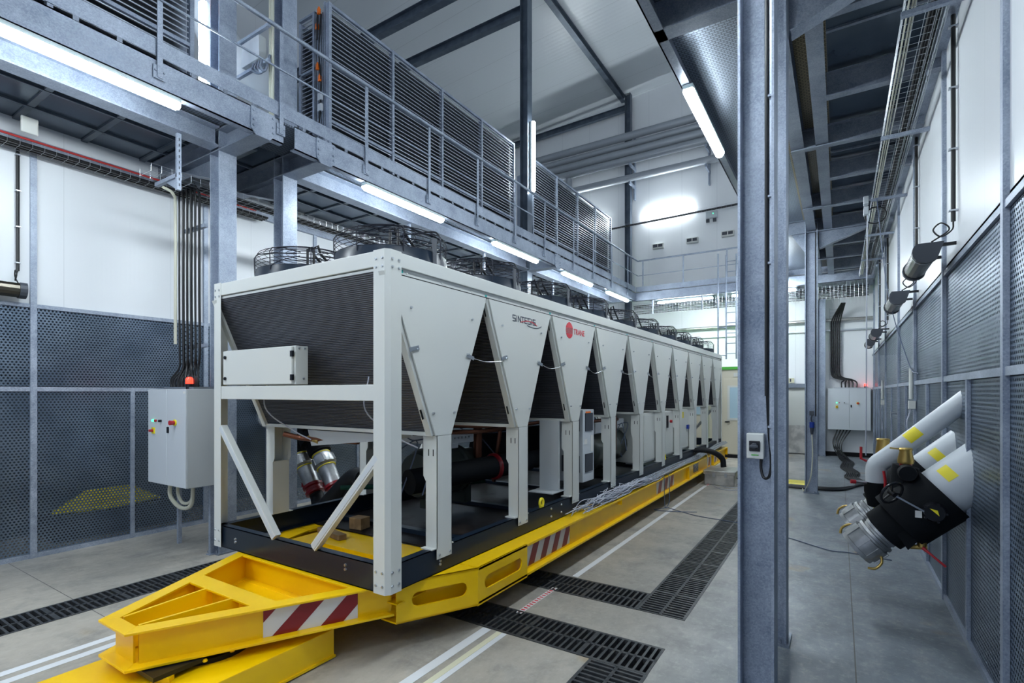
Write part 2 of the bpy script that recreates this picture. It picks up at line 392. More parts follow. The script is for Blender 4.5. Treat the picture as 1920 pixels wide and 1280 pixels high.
# ---------------- steel columns ----------------
def column(x0,y0,z1,label,m='galv',z0=0,w=.2,plate=True,group=None):
    t=thing('steel_column',label,'column',(x0+w/2,y0+w/2,z0),group)
    b=MB(); f=.016; wb=.010
    b.box(x0,x0+f,y0,y0+w,z0,z1); b.box(x0+w-f,x0+w,y0,y0+w,z0,z1); b.box(x0+f,x0+w-f,y0+w/2-wb/2,y0+w/2+wb/2,z0,z1)
    b.build('profile',m,t,bevel=.002)
    if plate:
        p=MB(); p.box(x0-.02,x0+w+.02,y0-.02,y0+w+.02,z0,z0+.02)
        for sx in (.04,w-.04):
            for sy in (-.008,w+.008): p.bolt((x0+sx,y0+sy,z0+.02),(0,0,1),.012,.03)
        p.build('base_plate','galvd',t)
    return t
colA=column(-.523,3.38,9.0,'tall galvanised steel column in the right foreground carrying a white isolator switch')
colB=column(-.523,4.19,6.3,'galvanised steel column directly behind the foreground column, foot visible on the floor')
colC=column(-.534,10.8,9.0,'slender galvanised column halfway down the right aisle with a blue plug hanging on it')
colD=column(-.54,17.3,4.56,'galvanised column at the far wall just left of the distant grey cabinet')
column(-6.1,3.13,12.3,'galvanised column beside the hanging black cables, nearer of the left pair')
column(-6.1,3.92,12.3,'galvanised column standing behind the white machine, farther of the left pair')
column(-6.1,9.93,12.45,'tall column halfway down the left mezzanine with a vertical lamp on it','paintsteel')
column(-6.35,17.35,12.4,'blue grey column standing against the far wall below the roof','paintsteel')
# cable and conduit on column A
b=MB(); b.tube([(-.372,3.455,1.83-.02+.0),(-.372,3.455,9.0)],.011,8); tag(b.build('power_cable','cable'),'straight black cable running down the foreground column to its switch','cable')
b=MB(); b.tube([(-.345,3.45,1.4),(-.345,3.45,9.0)],.012,8); 
for z in (1.62,2.6,3.0,3.6,4.3): b.box(-.362,-.33,3.42,3.47,z,z+.012)
tag(b.build('conduit','galv'),'thin grey conduit clipped inside the foreground column beside the black cable','conduit')
t=thing('isolator_switch','white switch box with black rotary handle on the foreground column','switch',(-.43,3.4,1.5))
MB().box(-.478,-.382,3.405,3.47,1.432,1.585).build('case','white',t,bevel=.006)
MB().box(-.462,-.402,3.396,3.405,1.478,1.54).build('face','blackm',t,bevel=.003)
b=MB(); b.cyl((-.432,3.396,1.509),(-.432,3.378,1.509),.02,.018); b.box(-.456,-.408,3.366,3.38,1.501,1.517); b.build('rotary_handle','anth',t,bevel=.003)
MB().box(-.45,-.41,3.403,3.405,1.452,1.458).build('maker_strip','green',t)
b=MB(); b.tube(spline([(-.40,3.44,1.43),(-.40,3.44,1.37),(-.385,3.43,1.32),(-.355,3.42,1.33),(-.345,3.44,1.42),(-.36,3.455,1.6),(-.37,3.455,1.85)]),.008,6); b.build('supply_lead','cable',t)
# ---------------- mezzanine builders ----------------
def channel(b,x,y0,y1,z0,z1,face):               # channel along Y, web at x, flanges towards -face side
    t=.012; w=.085*(-face)
    b.box(min(x,x+t*-face),max(x,x+t*-face),y0,y1,z0,z1)
    for z in (z0,z1-t): b.box(min(x,x+w),max(x,x+w),y0,y1,z,z+t)
def ibeam(b,p0,p1,w,h,tf=.014,tw=.009):
    p0=Vector(p0);p1=Vector(p1)
    for s in (-1,1): b.obox(p0+Vector((0,0,s*(h-tf)/2)),p1+Vector((0,0,s*(h-tf)/2)),w,tf)
    b.obox(p0,p1,tw,h-2*tf)
ZL0,ZL1=4.58,4.84
XF=-5.2
mz=thing('mezzanine_walkway','long galvanised mezzanine walkway above the left side of the white machine','walkway',(-5.6,8,ZL0))
for y0,y1 in ((YB,3.46),(3.6,10.0),(10.0,15.1)):
    b=MB(); channel(b,XF,y0,y1,ZL0,ZL1,1); b.build('edge_channel','galv',mz)
def octplate(y0,y1,z0,z1):
    b=MB(); c=.06; b.prism([(y0,z0+c),(y0+c,z0),(y1-c,z0),(y1,z0+c),(y1,z1),(y0,z1)],'x',XF,XF+.015)
    for z in (z0+.09,z0+.15,z1-.04):
        for y in (y0+.025,y1-.025): b.bolt((XF+.015,y,z),(1,0,0),.013,.012)
    b.build('splice_plate','galv',mz)
octplate(3.08,3.35,ZL0-.03,ZL1-.005); octplate(3.88,4.14,ZL0-.03,ZL1-.005); octplate(9.9,10.15,ZL0-.05,ZL1)
for y in (3.22,4.01,10.02,14.9):
    b=MB(); ibeam(b,(XF-.02,y,ZL0+.10),(XL,y,ZL0+.10),.2,.24); b.build('cross_beam','galvd',mz)
    b=MB(); b.prism([(-6.1,ZL0-.02),(-6.1,ZL0-.28),(-6.13,ZL0-.28),(-6.9,ZL0-.02)],'y',y-.006,y+.006); b.obox((-6.1,y,ZL0-.28),(-6.9,y,ZL0-.025),.18,.012); b.build('haunch','galvd',mz)
for y0,y1 in ((YB,3.1),(4.12,9.9),(10.15,14.85)):
    b=MB(); ibeam(b,(-5.93,y0,ZL0+.11),(-5.93,y1,ZL0+.11),.19,.22); b.build('long_beam','galv',mz)
b=MB()
for y in [YB+.6*i for i in range(30)]: b.box(XL,-6.03,y,y+.06,ZL0+.215,ZL0+.235)
for x in (-6.6,-7.1): b.box(x,x+.025,YB,15,ZL0+.21,ZL0+.235)
b.build('ceiling_strips','paintsteel',mz)
MB().box(XL,-5.95,YB,15.08,ZL0+.235,ZL1-.005).build('deck_sheet','sheet',mz)
MB().box(-5.95,XF-.013,YB,15.08,ZL0+.235,ZL1-.003).build('deck_plate','chequer',mz)
b=MB(); b.box(XF-.004,XF+.004,YB,15.1,ZL1+.03,ZL1+.18); b.build('toe_board','galv',mz)
b=MB()
for i in range(60): b.box(XF-.003,XF+.003,YB+.1+.3*i,YB+.14+.3*i,ZL1-.01,ZL1+.04)
b.build('toe_board_clips','galvd',mz)
def lamp_proto():
    t=thing('fluorescent_lamp','x','lamp',(0,0,0))
    b=MB(); b.prism([(-.05,.0),(.05,0),(.05,.045),(-.05,.045)],'y',-.785,.785); b.box(-.03,.03,-.5,-.46,.045,.06); b.box(-.03,.03,.46,.5,.045,.06); b.build('housing','lampbody',t,bevel=.01)
    b=MB(); n=8; prof=[(.052*math.cos(PI+PI*i/n),.058*math.sin(PI+PI*i/n)) for i in range(n+1)]
    b.prism(prof,'y',-.76,.76); b.prism([(x*.8,z*.8) for x,z in prof],'y',-.785,-.76); b.prism([(x*.8,z*.8) for x,z in prof],'y',.76,.785); b.build('diffuser','diffuser',t)
    b=MB()
    for s in (-1,1):
        for x in (-.022,.022): b.bolt((x,s*.765,-.052),(0,0,-1),.006,.006)
    b.build('end_screws','zinc',t)
    return t
LP=lamp_proto(); _first=[True]
def lamp(loc,rot,label,group=None):
    o=LP if _first[0] else copy_tree(LP); _first[0]=False
    o.location=loc; o.rotation_euler=rot; o['label']=label
    if group: o['group']=group
    return o
LX=-5.235
for y,lb in ((-2.3,'lit tube lamp under the left walkway edge, behind the viewer'),(-.6,'lit tube lamp under the left walkway edge, at the left border of the picture'),(1.62,'long lit tube lamp under the left walkway edge, nearest to the viewer at top left'),(5.42,'lit tube lamp under the left walkway edge, above the near end of the white machine'),(8.4,'lit tube lamp under the left walkway edge, third one along'),(11.15,'lit tube lamp under the left walkway edge, fourth one along'),(13.75,'lit tube lamp under the left walkway edge, farthest one near the corner')):
    lamp((LX,y,ZL0-.05),(0,0,0),lb,'lamps along the left walkway edge')
# railing of the left walkway
rl_=thing('railing','galvanised handrail with two rails along the left mezzanine edge','railing',(XF,8,ZL1))
b=MB(); b.tube([(XF+.035,YB,5.815),(XF+.035,15.25,5.815),(.3,15.25,5.815)],.024,10); b.build('handrail','galv',rl_)
b=MB(); b.tube([(XF+.035,YB,5.37),(XF+.035,15.25,5.37),(.3,15.25,5.37)],.011,8); b.build('knee_rail','galv',rl_)
for y in (-2.58,-1.38,-.18,1.02,2.22,3.42,4.63,5.84,7.06,8.26,9.42,10.8,11.93,13.17,14.41):
    b=MB(); b.box(XF+.018,XF+.03,y-.022,y+.022,ZL0+.09,5.8); b.box(XF+.006,XF+.018,y-.05,y+.05,ZL0+.08,ZL0+.2)
    for s in (-.035,.035): b.bolt((XF+.018,y+s,ZL0+.15),(1,0,0),.010,.010)
    b.build('railing_post','galv',rl_)
for x in (-5.0,-3.81,-2.63,-1.4,-.2):
    b=MB(); b.box(x-.02,x+.02,15.212,15.224,4.7,5.8); b.box(x-.05,x+.05,15.2,15.212,4.68,4.8); b.build('railing_post','galv',rl_)
# far cross walkway
fw=thing('cross_walkway','galvanised walkway crossing the hall in front of the far wall','walkway',(-2.2,16,ZL0))
b=MB(); b.box(XF,XR-.1,15.1,15.112,ZL0,ZL1); b.box(XF,XR-.1,15.1,15.185,ZL0,ZL0+.012); b.box(XF,XR-.1,15.1,15.185,ZL1-.012,ZL1); b.build('edge_channel','galv',fw)
MB().box(XF-.0,XR-.1,15.185,17.6,ZL1-.03,ZL1-.002).build('deck_plate','chequer',fw)
MB().box(XF,XR-.1,15.18,15.188,ZL1+.03,ZL1+.18).build('toe_board','galv',fw)
for x in (-4.6,-3.4,-2.2,-1.0,.2):
    b=MB(); b.box(x-.05,x+.05,15.19,17.6,ZL0+.03,ZL0+.2); b.build('joist','galvd',fw)
# ---------------- louvred cooler banks on the mezzanine ----------------
def bank(name_lab,y0,secs,end):
    t=thing('air_cooler_bank',name_lab,'air cooler',(-6.3,y0,ZL1))
    ys=[y0+1.205*i for i in range(secs+1)]; zs=[4.9,5.63,6.45,7.25]
    for i in range(secs):
        b=MB()
        for j in range(3):
            z=zs[j]+.06
            while z<zs[j+1]-.03:
                b.prism([(-6.0,z),(-6.0,z+.013),(-6.05,z+.038),(-6.05,z+.030)],'y',ys[i]+.03,ys[i+1]-.03); z+=.062
        b.build('louvre_section','louvre',t)
    b=MB()
    for y in ys: b.box(-6.06,-5.985,y-.022,y+.022,4.85,7.27)
    for z in zs: b.box(-6.05,-5.99,ys[0],ys[-1],z-.02,z+.02)
    b.build('frame','galv',t)
    MB().box(-6.13,-6.10,ys[0]+.01,ys[-1]-.01,4.87,7.2).build('coil_face','louvreback',t)
    MB().box(-6.62,-6.13,ys[0]+.3,ys[-1],4.87,7.1).build('casing','galvd',t)
    if end:
        e=MB(); y=ys[0]
        for j in range(3):
            z=zs[j]+.05
            while z<zs[j+1]-.03: e.prism([(y,z),(y,z+.01),(y+.04,z+.032),(y+.04,z+.024)],'x',-6.62,-6.32); z+=.062
        e.build('end_louvre','louvre',t)
        f=MB(); f.box(-6.66,-6.62,y-.02,y+.3,4.85,7.2); f.box(-6.34,-6.30,y-.03,y+.3,4.85,7.25); f.box(-6.12,-6.09,y-.01,y+.05,4.85,7.32)
        for x in (-6.27,-6.22,-6.17): f.box(x,x+.02,y,y+.02,4.87,7.2)
        for z in zs: f.box(-6.66,-6.3,y-.02,y+.02,z-.02,z+.01)
        f.build('end_frame','galv',t)
        MB().box(-6.30,-6.09,y+.02,y+.05,4.87,7.2).build('end_plate','louvreback',t)
        MB().box(-6.62,-6.30,y+.06,y+.10,4.87,7.1).build('end_coil','louvreback',t)
        for x,z in ((-6.18,7.20),(-6.22,7.0),(-6.21,6.43),(-6.16,6.25)):
            a=MB(); a.box(x-.02,x+.02,y-.06,y-.02,z-.045,z+.03); a.cyl((x,y-.04,z+.03),(x,y-.04,z+.055),.014,.014,10); a.box(x-.01,x+.032,y-.07,y-.04,z-.06,z-.03); a.build('actuator','orange',t,bevel=.006)
        for z in (5.83,5.98): MB().box(-6.19,-6.11,y-.06,y-.02,z-.05,z+.05).build('junction_box','cab',t,bevel=.005)
        w=MB(); w.tube(spline([(-6.15,y-.03,7.15),(-6.13,y-.06,6.9),(-6.17,y-.05,6.6),(-6.14,y-.04,6.2),(-6.15,y-.05,5.7),(-6.2,y-.05,5.5)]),.01,6); w.tube(spline([(-6.22,y-.03,7.2),(-6.19,y-.06,7.05),(-6.21,y-.05,6.8)]),.012,6); w.build('control_cable','cable',t)
    return t
bank('long bank of metal louvres on the left mezzanine with orange actuators on its end',4.70,4,True)
bank('farther bank of metal louvres on the left mezzanine beyond the tall column',10.35,4,False)
bank('near bank of metal louvres on the mezzanine at the top left corner',-.73,3,False)
# orange actuator and glare lamp at end of near bank
lamp((-6.36,3.2,5.67),(-PI/2,0,0),'lit lamp glimpsed between the near louvres and the first left column')
t=thing('actuator','small orange actuator beside the near louvre bank','actuator',(-6.2,2.95,6.4)); b=MB(); b.box(-6.22,-6.16,2.93,2.99,6.3,6.45); b.build('body','orange',t,bevel=.005); b=MB(); b.cyl((-6.19,2.96,6.45),(-6.19,2.96,6.53),.02); b.build('neck','blackm',t)
# duct, steel cupboard, grey box on the upper level
b=MB(); b.tube(spline([(-7.2,3.62,8.0),(-7.2,3.66,7.1),(-7.2,3.85,6.65),(-7.2,4.25,6.42),(-7.2,4.9,6.38),(-7.2,5.6,6.38)]),.26,24); b.tube([(-7.0,4.7,5.66),(-7.0,4.7,6.3)],.2,18); tag(b.build('air_duct','pipegrey'),'curved light grey lagged duct between the two left columns above the mezzanine','duct')
t=thing('steel_cupboard','shiny galvanised cupboard standing on the mezzanine between the two left columns','cupboard',(-6.8,4.3,ZL1))
MB().box(-7.3,-6.45,3.9,4.5,ZL1,5.65).build('body','zinc',t); MB().box(-6.45,-6.44,3.92,4.48,ZL1+.03,5.62).build('door','zinc',t); MB().box(-6.44,-6.43,4.15,4.17,5.2,5.3).build('handle','blackm',t)
t=thing('terminal_box','grey terminal box on two struts beside the second left column','box',(-6.3,3.9,6.1))
MB().box(-6.55,-6.16,3.76,3.86,6.04,6.34).build('case','cabside',t,bevel=.005)
for z in (5.98,6.42): MB().box(-6.7,-6.0,3.78,3.82,z-.02,z+.02).build('strut','galv',t)
b=MB()
for k in range(4): b.tube(spline([(-6.3+.06*k,3.78,6.02),(-6.3+.06*k,3.76,5.92),(-6.15+.02*k,3.8,5.88),(-6.08,3.86,6.1)]),.015,6)
b.build('cable_glands','galvd',t)
b=MB()
for k in range(4): b.tube([(-6.12+.025*k,3.88,4.9),(-6.12+.025*k,3.88,9)],.010+.003*(k%2),6)
tag(b.build('riser_cables','cablec'),'pale cables rising along the second left column above the mezzanine','cable',None,'stuff')
# roof steel
b=MB(); ibeam(b,(-6.1,10.03,10.50),(XFL,10.03,10.50),.16,.22); tag(b.build('roof_beam','paintsteel'),'dark steel beam under the roof reaching left from the tall column, lower one','beam')
b=MB(); ibeam(b,(-5.8,9.0,10.75),(XFL,9.0,10.75),.18,.26); tag(b.build('roof_beam','paintsteel'),'dark steel beam under the roof reaching left, upper nearer one','beam')
b=MB(); ibeam(b,(-6.4,3.0,12.12),(-6.4,17.4,12.12),.16,.2); tag(b.build('roof_purlin','paintsteel'),'slim blue grey beam running under the roof to the far wall','beam')
b=MB(); ibeam(b,(-6.3,17.5,11.85),(XFL,17.5,11.7),.14,.2); tag(b.build('wall_beam','paintsteel'),'dark horizontal beam along the top of the far wall left of the column','beam')
lamp((-5.835,10.06,7.15),(PI/2,0,-PI/2),'vertical lit tube lamp on the tall column of the left mezzanine')
# hanging struts of the left walkway, wire trays
def wiretray(b,p0,p1,w,h,pitch=.1,vertical=False,r=.0022):
    p0=Vector(p0);p1=Vector(p1);d=p1-p0;L=d.length;d.normalize()
    side=Vector((d.y,-d.x,0)) ; up=Vector((0,0,1))
    prof=[(-w/2,h),(-w/2,0),(w/2,0),(w/2,h)]
    longs=[(-w/2,h),(-w/2,h/2),(-w/2,0),(-w/6,0),(w/6,0),(w/2,0),(w/2,h/2),(w/2,h)]
    for a,c in longs: b.tube([p0+side*a+up*c,p1+side*a+up*c],r,4)
    k=0
    while k<=L: b.tube([p0+d*k+side*a+up*c for a,c in prof],r,4); k+=pitch
t=thing('wire_cable_tray','galvanised wire cable tray running behind the left columns under the walkway','cable tray',(-6.25,8,4.18))
b=MB(); wiretray(b,(-6.27,2.55,4.18),(-6.27,15.0,4.18),.26,.08); b.build('mesh_basket','zinc',t)
b=MB()
for k in range(9): b.tube([(-6.36+.022*k,2.75 if k<5 else 3.1,4.195+.01*(k%2)),(-6.36+.022*k,14.9,4.195+.01*(k%2))],.009,6)
tag(b.build('tray_cables','cable',t),None,None,None,'stuff')
t=thing('wire_cable_tray','wire cable tray with red and black cables along the top of the left wall','cable tray',(-7.3,0,4.45))
b=MB(); wiretray(b,(-7.38,YB,4.44),(-7.38,4.6,4.44),.2,.09); b.build('mesh_basket','zinc',t)
b=MB()
for k in range(6): b.tube([(-7.45+.03*k,YB,4.46+.012*(k%2)),(-7.45+.03*k,4.6,4.46+.012*(k%2))],.013,6)
tag(b.build('black_cables','cable',t),None,None,None,'stuff')
b=MB(); b.tube([(-7.28,YB,4.52),(-7.28,4.4,4.52)],.012,6); b.tube([(-7.31,YB,4.53),(-7.31,4.4,4.53)],.01,6); b.build('red_cables','cabler',t)
hl=['nearest to the viewer','above the fans of the white machine','third from the viewer','fourth from the viewer','farthest']
for i,y in enumerate((2.72,6.2,8.3,11.2,13.3)):
    b=MB(); b.box(-5.95,-5.91,y-.02,y+.02,3.98,ZL0); b.box(-6.42,-5.93,y-.02,y+.02,4.12,4.16); b.prism([(-6.2,4.12),(-5.95,4.12),(-5.95,3.99)],'y',y-.003,y+.003)
    b=b.build('tray_hanger','galv'); s_=MB()
    for k in range(9): s_.box(-5.9105,-5.909,y-.006,y+.006,4.02+.06*k,4.05+.06*k)
    s_.build('hanger_slots','anth',b); tag(b,'slotted galvanised hanger under the left walkway, %s'%hl[i],'hanger','hangers of the left cable tray')
tag(MB().box(-7.2,-7.17,1.78,1.92,4.55,4.72).build('junction_plate','white',bevel=.01),'white junction box above the near end of the left white wall','box')
# left radiant heater and its conduit
def heater(x,y0,y1,z,side,label,rodtop):
    ye=y0 if side>0 else y1-.04
    t=thing('radiant_heater',label,'heater',(x,(y0+y1)/2,z),'radiant heaters along the walls')
    s=side                                             # s=+1 opens towards -x (right wall), -1 towards +x
    prof=[]
    for i in range(9):
        a=PI*.75+ (PI*1.0)*i/8
        prof.append((x+s*.085*math.cos(a),z+.085*math.sin(a)))
    prof.append((x+s*.10,z+.06))
    b=MB(); b.prism(prof,'y',y0+.04,y1-.04); b.build('reflector','stain',t)
    for a,c,nm in ((y0-.01,y0+.05,'end_cap'),(y1-.05,y1+.01,'end_cap')):
        b=MB(); b.prism([(x+(p-x)*1.12,z+(q-z)*1.12) for p,q in prof],'y',a,c); b.build(nm,'anth',t)
    b=MB(); b.prism([(x+(p-x)*1.08,z+(q-z)*1.08) for p,q in prof],'y',y0+.05,y0+.09); b.build('trim_ring','zinc',t)
    xw=XR if s>0 else XL
    for y in (y0+.1,y1-.2): b=MB(); b.box(min(x+s*.07,xw),max(x+s*.07,xw),y-.012,y+.012,z+.05,z+.075); b.build('bracket','blackm',t)
    xc=xw-s*.03
    b=MB(); b.tube([(xc,ye+.02,z+.22),(xc,ye+.02,rodtop)],.016,8); b.build('drop_conduit','cable',t)
    for k in range(4): zz=z+.3+k*(rodtop-z-.4)/3; MB().box(min(xc-s*.03,xw),max(xc-s*.03,xw),ye,ye+.04,zz,zz+.012).build('conduit_clip','zinc',t)
    b=MB(); b.tube(spline([(xc,ye+.02,z+.22),(xc-s*.01,ye,z+.15),(xc-s*.08,ye-.02,z+.1),(xc-s*.13,ye-.02,z+.16),(xc-s*.08,ye-.02,z+.21),(xc-s*.03,ye-.01,z+.15),(x+s*.03,ye,z+.07)]),.006,6); b.build('supply_lead','cable',t)
    return t
heater(XL+.16,1.2,1.86,2.93,-1,'black radiant heater on the left wall at the picture edge',4.5)
hy=[(5.35,6.15),(7.7,8.6),(12.0,12.9),(14.2,15.1)]
hn=['nearest to the viewer','second from the viewer','third from the viewer','farthest, beside the far corner']
for i,(a,c) in enumerate(hy): heater(XR-.2,a,c,2.98,1,'bronze and black radiant heater on the right wall, %s'%hn[i],4.85)
# ---------------- right mezzanine ----------------
ZR0=4.75
mr=thing('mezzanine_walkway','galvanised mezzanine above the right aisle seen from below','walkway',(-.3,8,ZR0))
XRF=-1.28
for y0,y1 in ((YB,4.1),(4.1,15.1)):
    b=MB(); channel(b,XRF,y0,y1,ZR0,ZR0+.26,-1); b.build('edge_channel','galvd',mr)
MB().box(XRF+.013,-.56,YB,15.09,ZR0+.24,ZR0+.26).build('deck_plate','chequer',mr)
MB().box(-.56,-.1,YB,15.09,ZR0+.24,ZR0+.26).build('deck_plate','brass_sheet',mr)
MB().box(-.1,XR-.02,YB,15.09,ZR0+.27,ZR0+.29).build('ceiling_sheet','sheet',mr)
for y0,y1 in ((YB,3.4),(4.3,10.85),(11.0,15.05)):
    b=MB(); ibeam(b,(-.43,y0,ZR0+.14),(-.43,y1,ZR0+.14),.14,.22); b.build('long_beam','galvd',mr)
b=MB(); b.box(-.24,-.11,4.6,15.05,ZR0+.02,ZR0+.035); b.box(-.18,-.17,4.6,15.05,ZR0+.035,ZR0+.24); b.build('flat_beam','galvd',mr)
for y,x0 in ((3.48,XRF),(4.22,XRF),(4.68,-.5),(6.0,-.11),(7.15,-.5),(8.3,-.11),(9.5,-.5),(10.9,XRF),(12.0,-.11),(13.2,-.5),(14.4,-.11)):
    b=MB(); ibeam(b,(x0,y,ZR0+.12),(XR-.02,y,ZR0+.12),.09 if x0>-1 else .15,.24,.012); b.build('joist','galvd',mr)
each([MB().box(-.1,XR-.02,y,y+.035,ZR0+.25,ZR0+.27) for y in (5.3,6.3,7.75,8.0,8.9,10.2,11.4,12.6,13.8)],'ceiling_strip','galvd',mr)
for y in (4.29,10.9):
    b=MB(); b.prism([(-.314,ZR0),(-.314,ZR0-.3),(-.29,ZR0-.3),(.5,ZR0)],'y',y-.005,y+.005); b.obox((-.3,y,ZR0-.3),(.5,y,ZR0-.005),.13,.012); b.build('haunch','galvd',mr)
b=MB(); b.prism([(-.534,ZR0),(-.534,ZR0-.35),(-.75,ZR0)],'y',10.885,10.895); b.build('gusset','galvd',mr)
for y,lb in ((-1.2,'lit tube lamp under the right walkway edge, behind the viewer'),(2.3,'lit tube lamp under the right walkway edge, above the viewer'),(5.78,'bright lit tube lamp under the right walkway edge, left of the foreground column'),(9.6,'lit tube lamp under the right walkway edge hidden behind the foreground column'),(14.6,'lit tube lamp under the right walkway edge, distant glint beside the column')):
    lamp((XRF+.07,y,ZR0-.05),(0,0,0),lb,'lamps along the right walkway edge')
for y,lb in ((3.5,'added unseen vertical tube lamp high on the foreground column above the picture'),(10.9,'added unseen vertical tube lamp high on the slender column above the right mezzanine')):
    lamp((-.59,y,7.6),(PI/2,0,PI/2),lb)  # unseen lamps added to brighten the ceiling and the louvres
# right cable trays on brackets
t=thing('wire_cable_tray','wide wire cable tray with cables along the top of the right wall','cable tray',(.55,8,4.64))
b=MB(); wiretray(b,(.5,YB+1,4.62),(.5,15.0,4.62),.2,.08,.1); wiretray(b,(.64,YB+1,4.62),(.64,15.0,4.62),.06,.06,.12); b.build('mesh_basket','zinc',t)
b=MB()
for k in range(5): b.tube([(.56+.018*k,-2,4.635),(.56+.018*k,14.9,4.635)],.009,6)
tag(b.build('black_cables','cable',t),None,None,None,'stuff')
b=MB()
for k in range(3): b.tube(spline([(.42+.02*k+.01*random.random(),-2+1.2*j,4.635+.01*random.random()) for j in range(15)],4),.007,5)
tag(b.build('pale_cables','cablec',t),None,None,None,'stuff')
for y in (2.5,4.7,6.87,9.0,11.0,13.0): MB().box(.38,XR-.0,y,y+.04,4.575,4.61).build('bracket','galv',t)
t=thing('junction_box_pair','two small grey junction boxes hanging with coiled leads at the right cable tray','box',(.36,9.2,4.6))
for z in (4.45,4.6): MB().box(.30,.36,9.15,9.28,z,z+.11).build('box_body','cab',t,bevel=.006)
b=MB(); b.tube([(.45+.13*math.cos(a*.3),9.3,4.45+.12*math.sin(a*.3)) for a in range(22)],.01,6); b.build('coiled_lead','cable',t)
b=MB(); b.tube([(.35,9.25,4.5),(.34,9.25,3.2),(.33,9.27,.9)],.008,6); tag(b.build('hanging_cable','cablew'),'thin pale cable hanging straight down from the right cable tray','cable')
b=MB(); b.tube(spline([(.45,9.0,4.6),(.55,8.6,3.2),(.72,8.0,2.2),(.775,7.6,2.05)]),.006,6); tag(b.build('hanging_cable','cableb'),'thin blue grey cable slanting from the right tray to a white sensor tube','cable')
# ---------------- the chiller ----------------
CX0,CX1,CY0,PT=-4.64,-2.5,2.41,1.14
CY1=CY0+10*PT; ZT=2.775; ZB0,ZB1=.49,.675
ch=thing('air_cooled_chiller','long white air cooled chiller with slanted black coils standing on a yellow trailer','chiller',((CX0+CX1)/2,CY0,ZB0))
def cpost(x,sx,y,sy,name='corner_post'):
    b=MB(); w=.13; c=.025; t=.004; z0,z1=(.475,ZT+.005)
    # outline in plan of an angle with a chamfered corner
    P=[(x-sx*w,y),(x-sx*c,y),(x,y+sy*c*1.3),(x,y+sy*w),(x-sx*t,y+sy*w),(x-sx*t,y+sy*(c*1.3+.002)),(x-sx*(c+.002),y+sy*t),(x-sx*w,y+sy*t)]
    b.prism(P,'z',z0+.02,z1); b.build(name,'white',ch)
    q=MB()
    for z in (.55,.64,2.72,2.665):
        for a in (.045,.105): q.bolt((x-sx*a,y,z),(0,-sy,0),.010,.008); q.bolt((x,y+sy*a,z),(sx,0,0),.010,.008)
    q.build('post_bolts','zinc',ch)
cpost(CX1+.003,1,CY0-.003,1); cpost(CX0-.003,-1,CY0-.003,1); cpost(CX1+.003,1,CY1+.003,-1); cpost(CX0-.003,-1,CY1+.003,-1)
# top rails
b=MB(); b.box(CX0+.1,CX1-.1,CY0,CY0+.05,2.67,ZT); b.box(CX0+.1,CX1-.1,CY0+.012,CY0+.05,2.635,2.664); b.build('end_rail','white',ch,bevel=.004)
for x0,x1 in ((CX1-.05,CX1),(CX0,CX0+.05)):
    b=MB(); b.box(x0,x1,CY0+.1,CY1-.1,2.675,ZT); b.build('side_rail','white',ch,bevel=.004)
b=MB(); b.box(CX1-.06,CX1-.018,CY0+.1,CY1-.1,2.635,2.675); 
for k in range(10):
    for o in (.2,.57,.94): b.bolt((CX1-.018,CY0+PT*k+o,2.65),(1,0,0),.008,.006)
b.build('upper_strip','white',ch)
b=MB(); b.box(CX1-.03,CX1-.015,CY0+.1,CY1-.1,2.626,2.634); b.build('painted_shadow_line','black',ch)  # black bar painting the shadow line below the upper strip
b=MB()
for k in range(1,10): b.box(CX1-.019,CX1-.0155,CY0+PT*k-.014,CY0+PT*k+.014,2.638,2.655)
b.box(CX1-.019,CX1-.0155,CY0+.135,CY0+.16,2.645,2.668); b.build('turquoise_labels',mat('turquoise sticker',(.0,.45,.42),.4),ch)
MB().box(CX0+.05,CX1-.05,CY0+.05,CY1-.05,2.735,ZT-.003).build('roof_deck','white',ch)
b=MB(); b.box(CX0+.1,CX1-.1,CY1-.05,CY1,2.67,ZT); b.build('end_rail','white',ch)
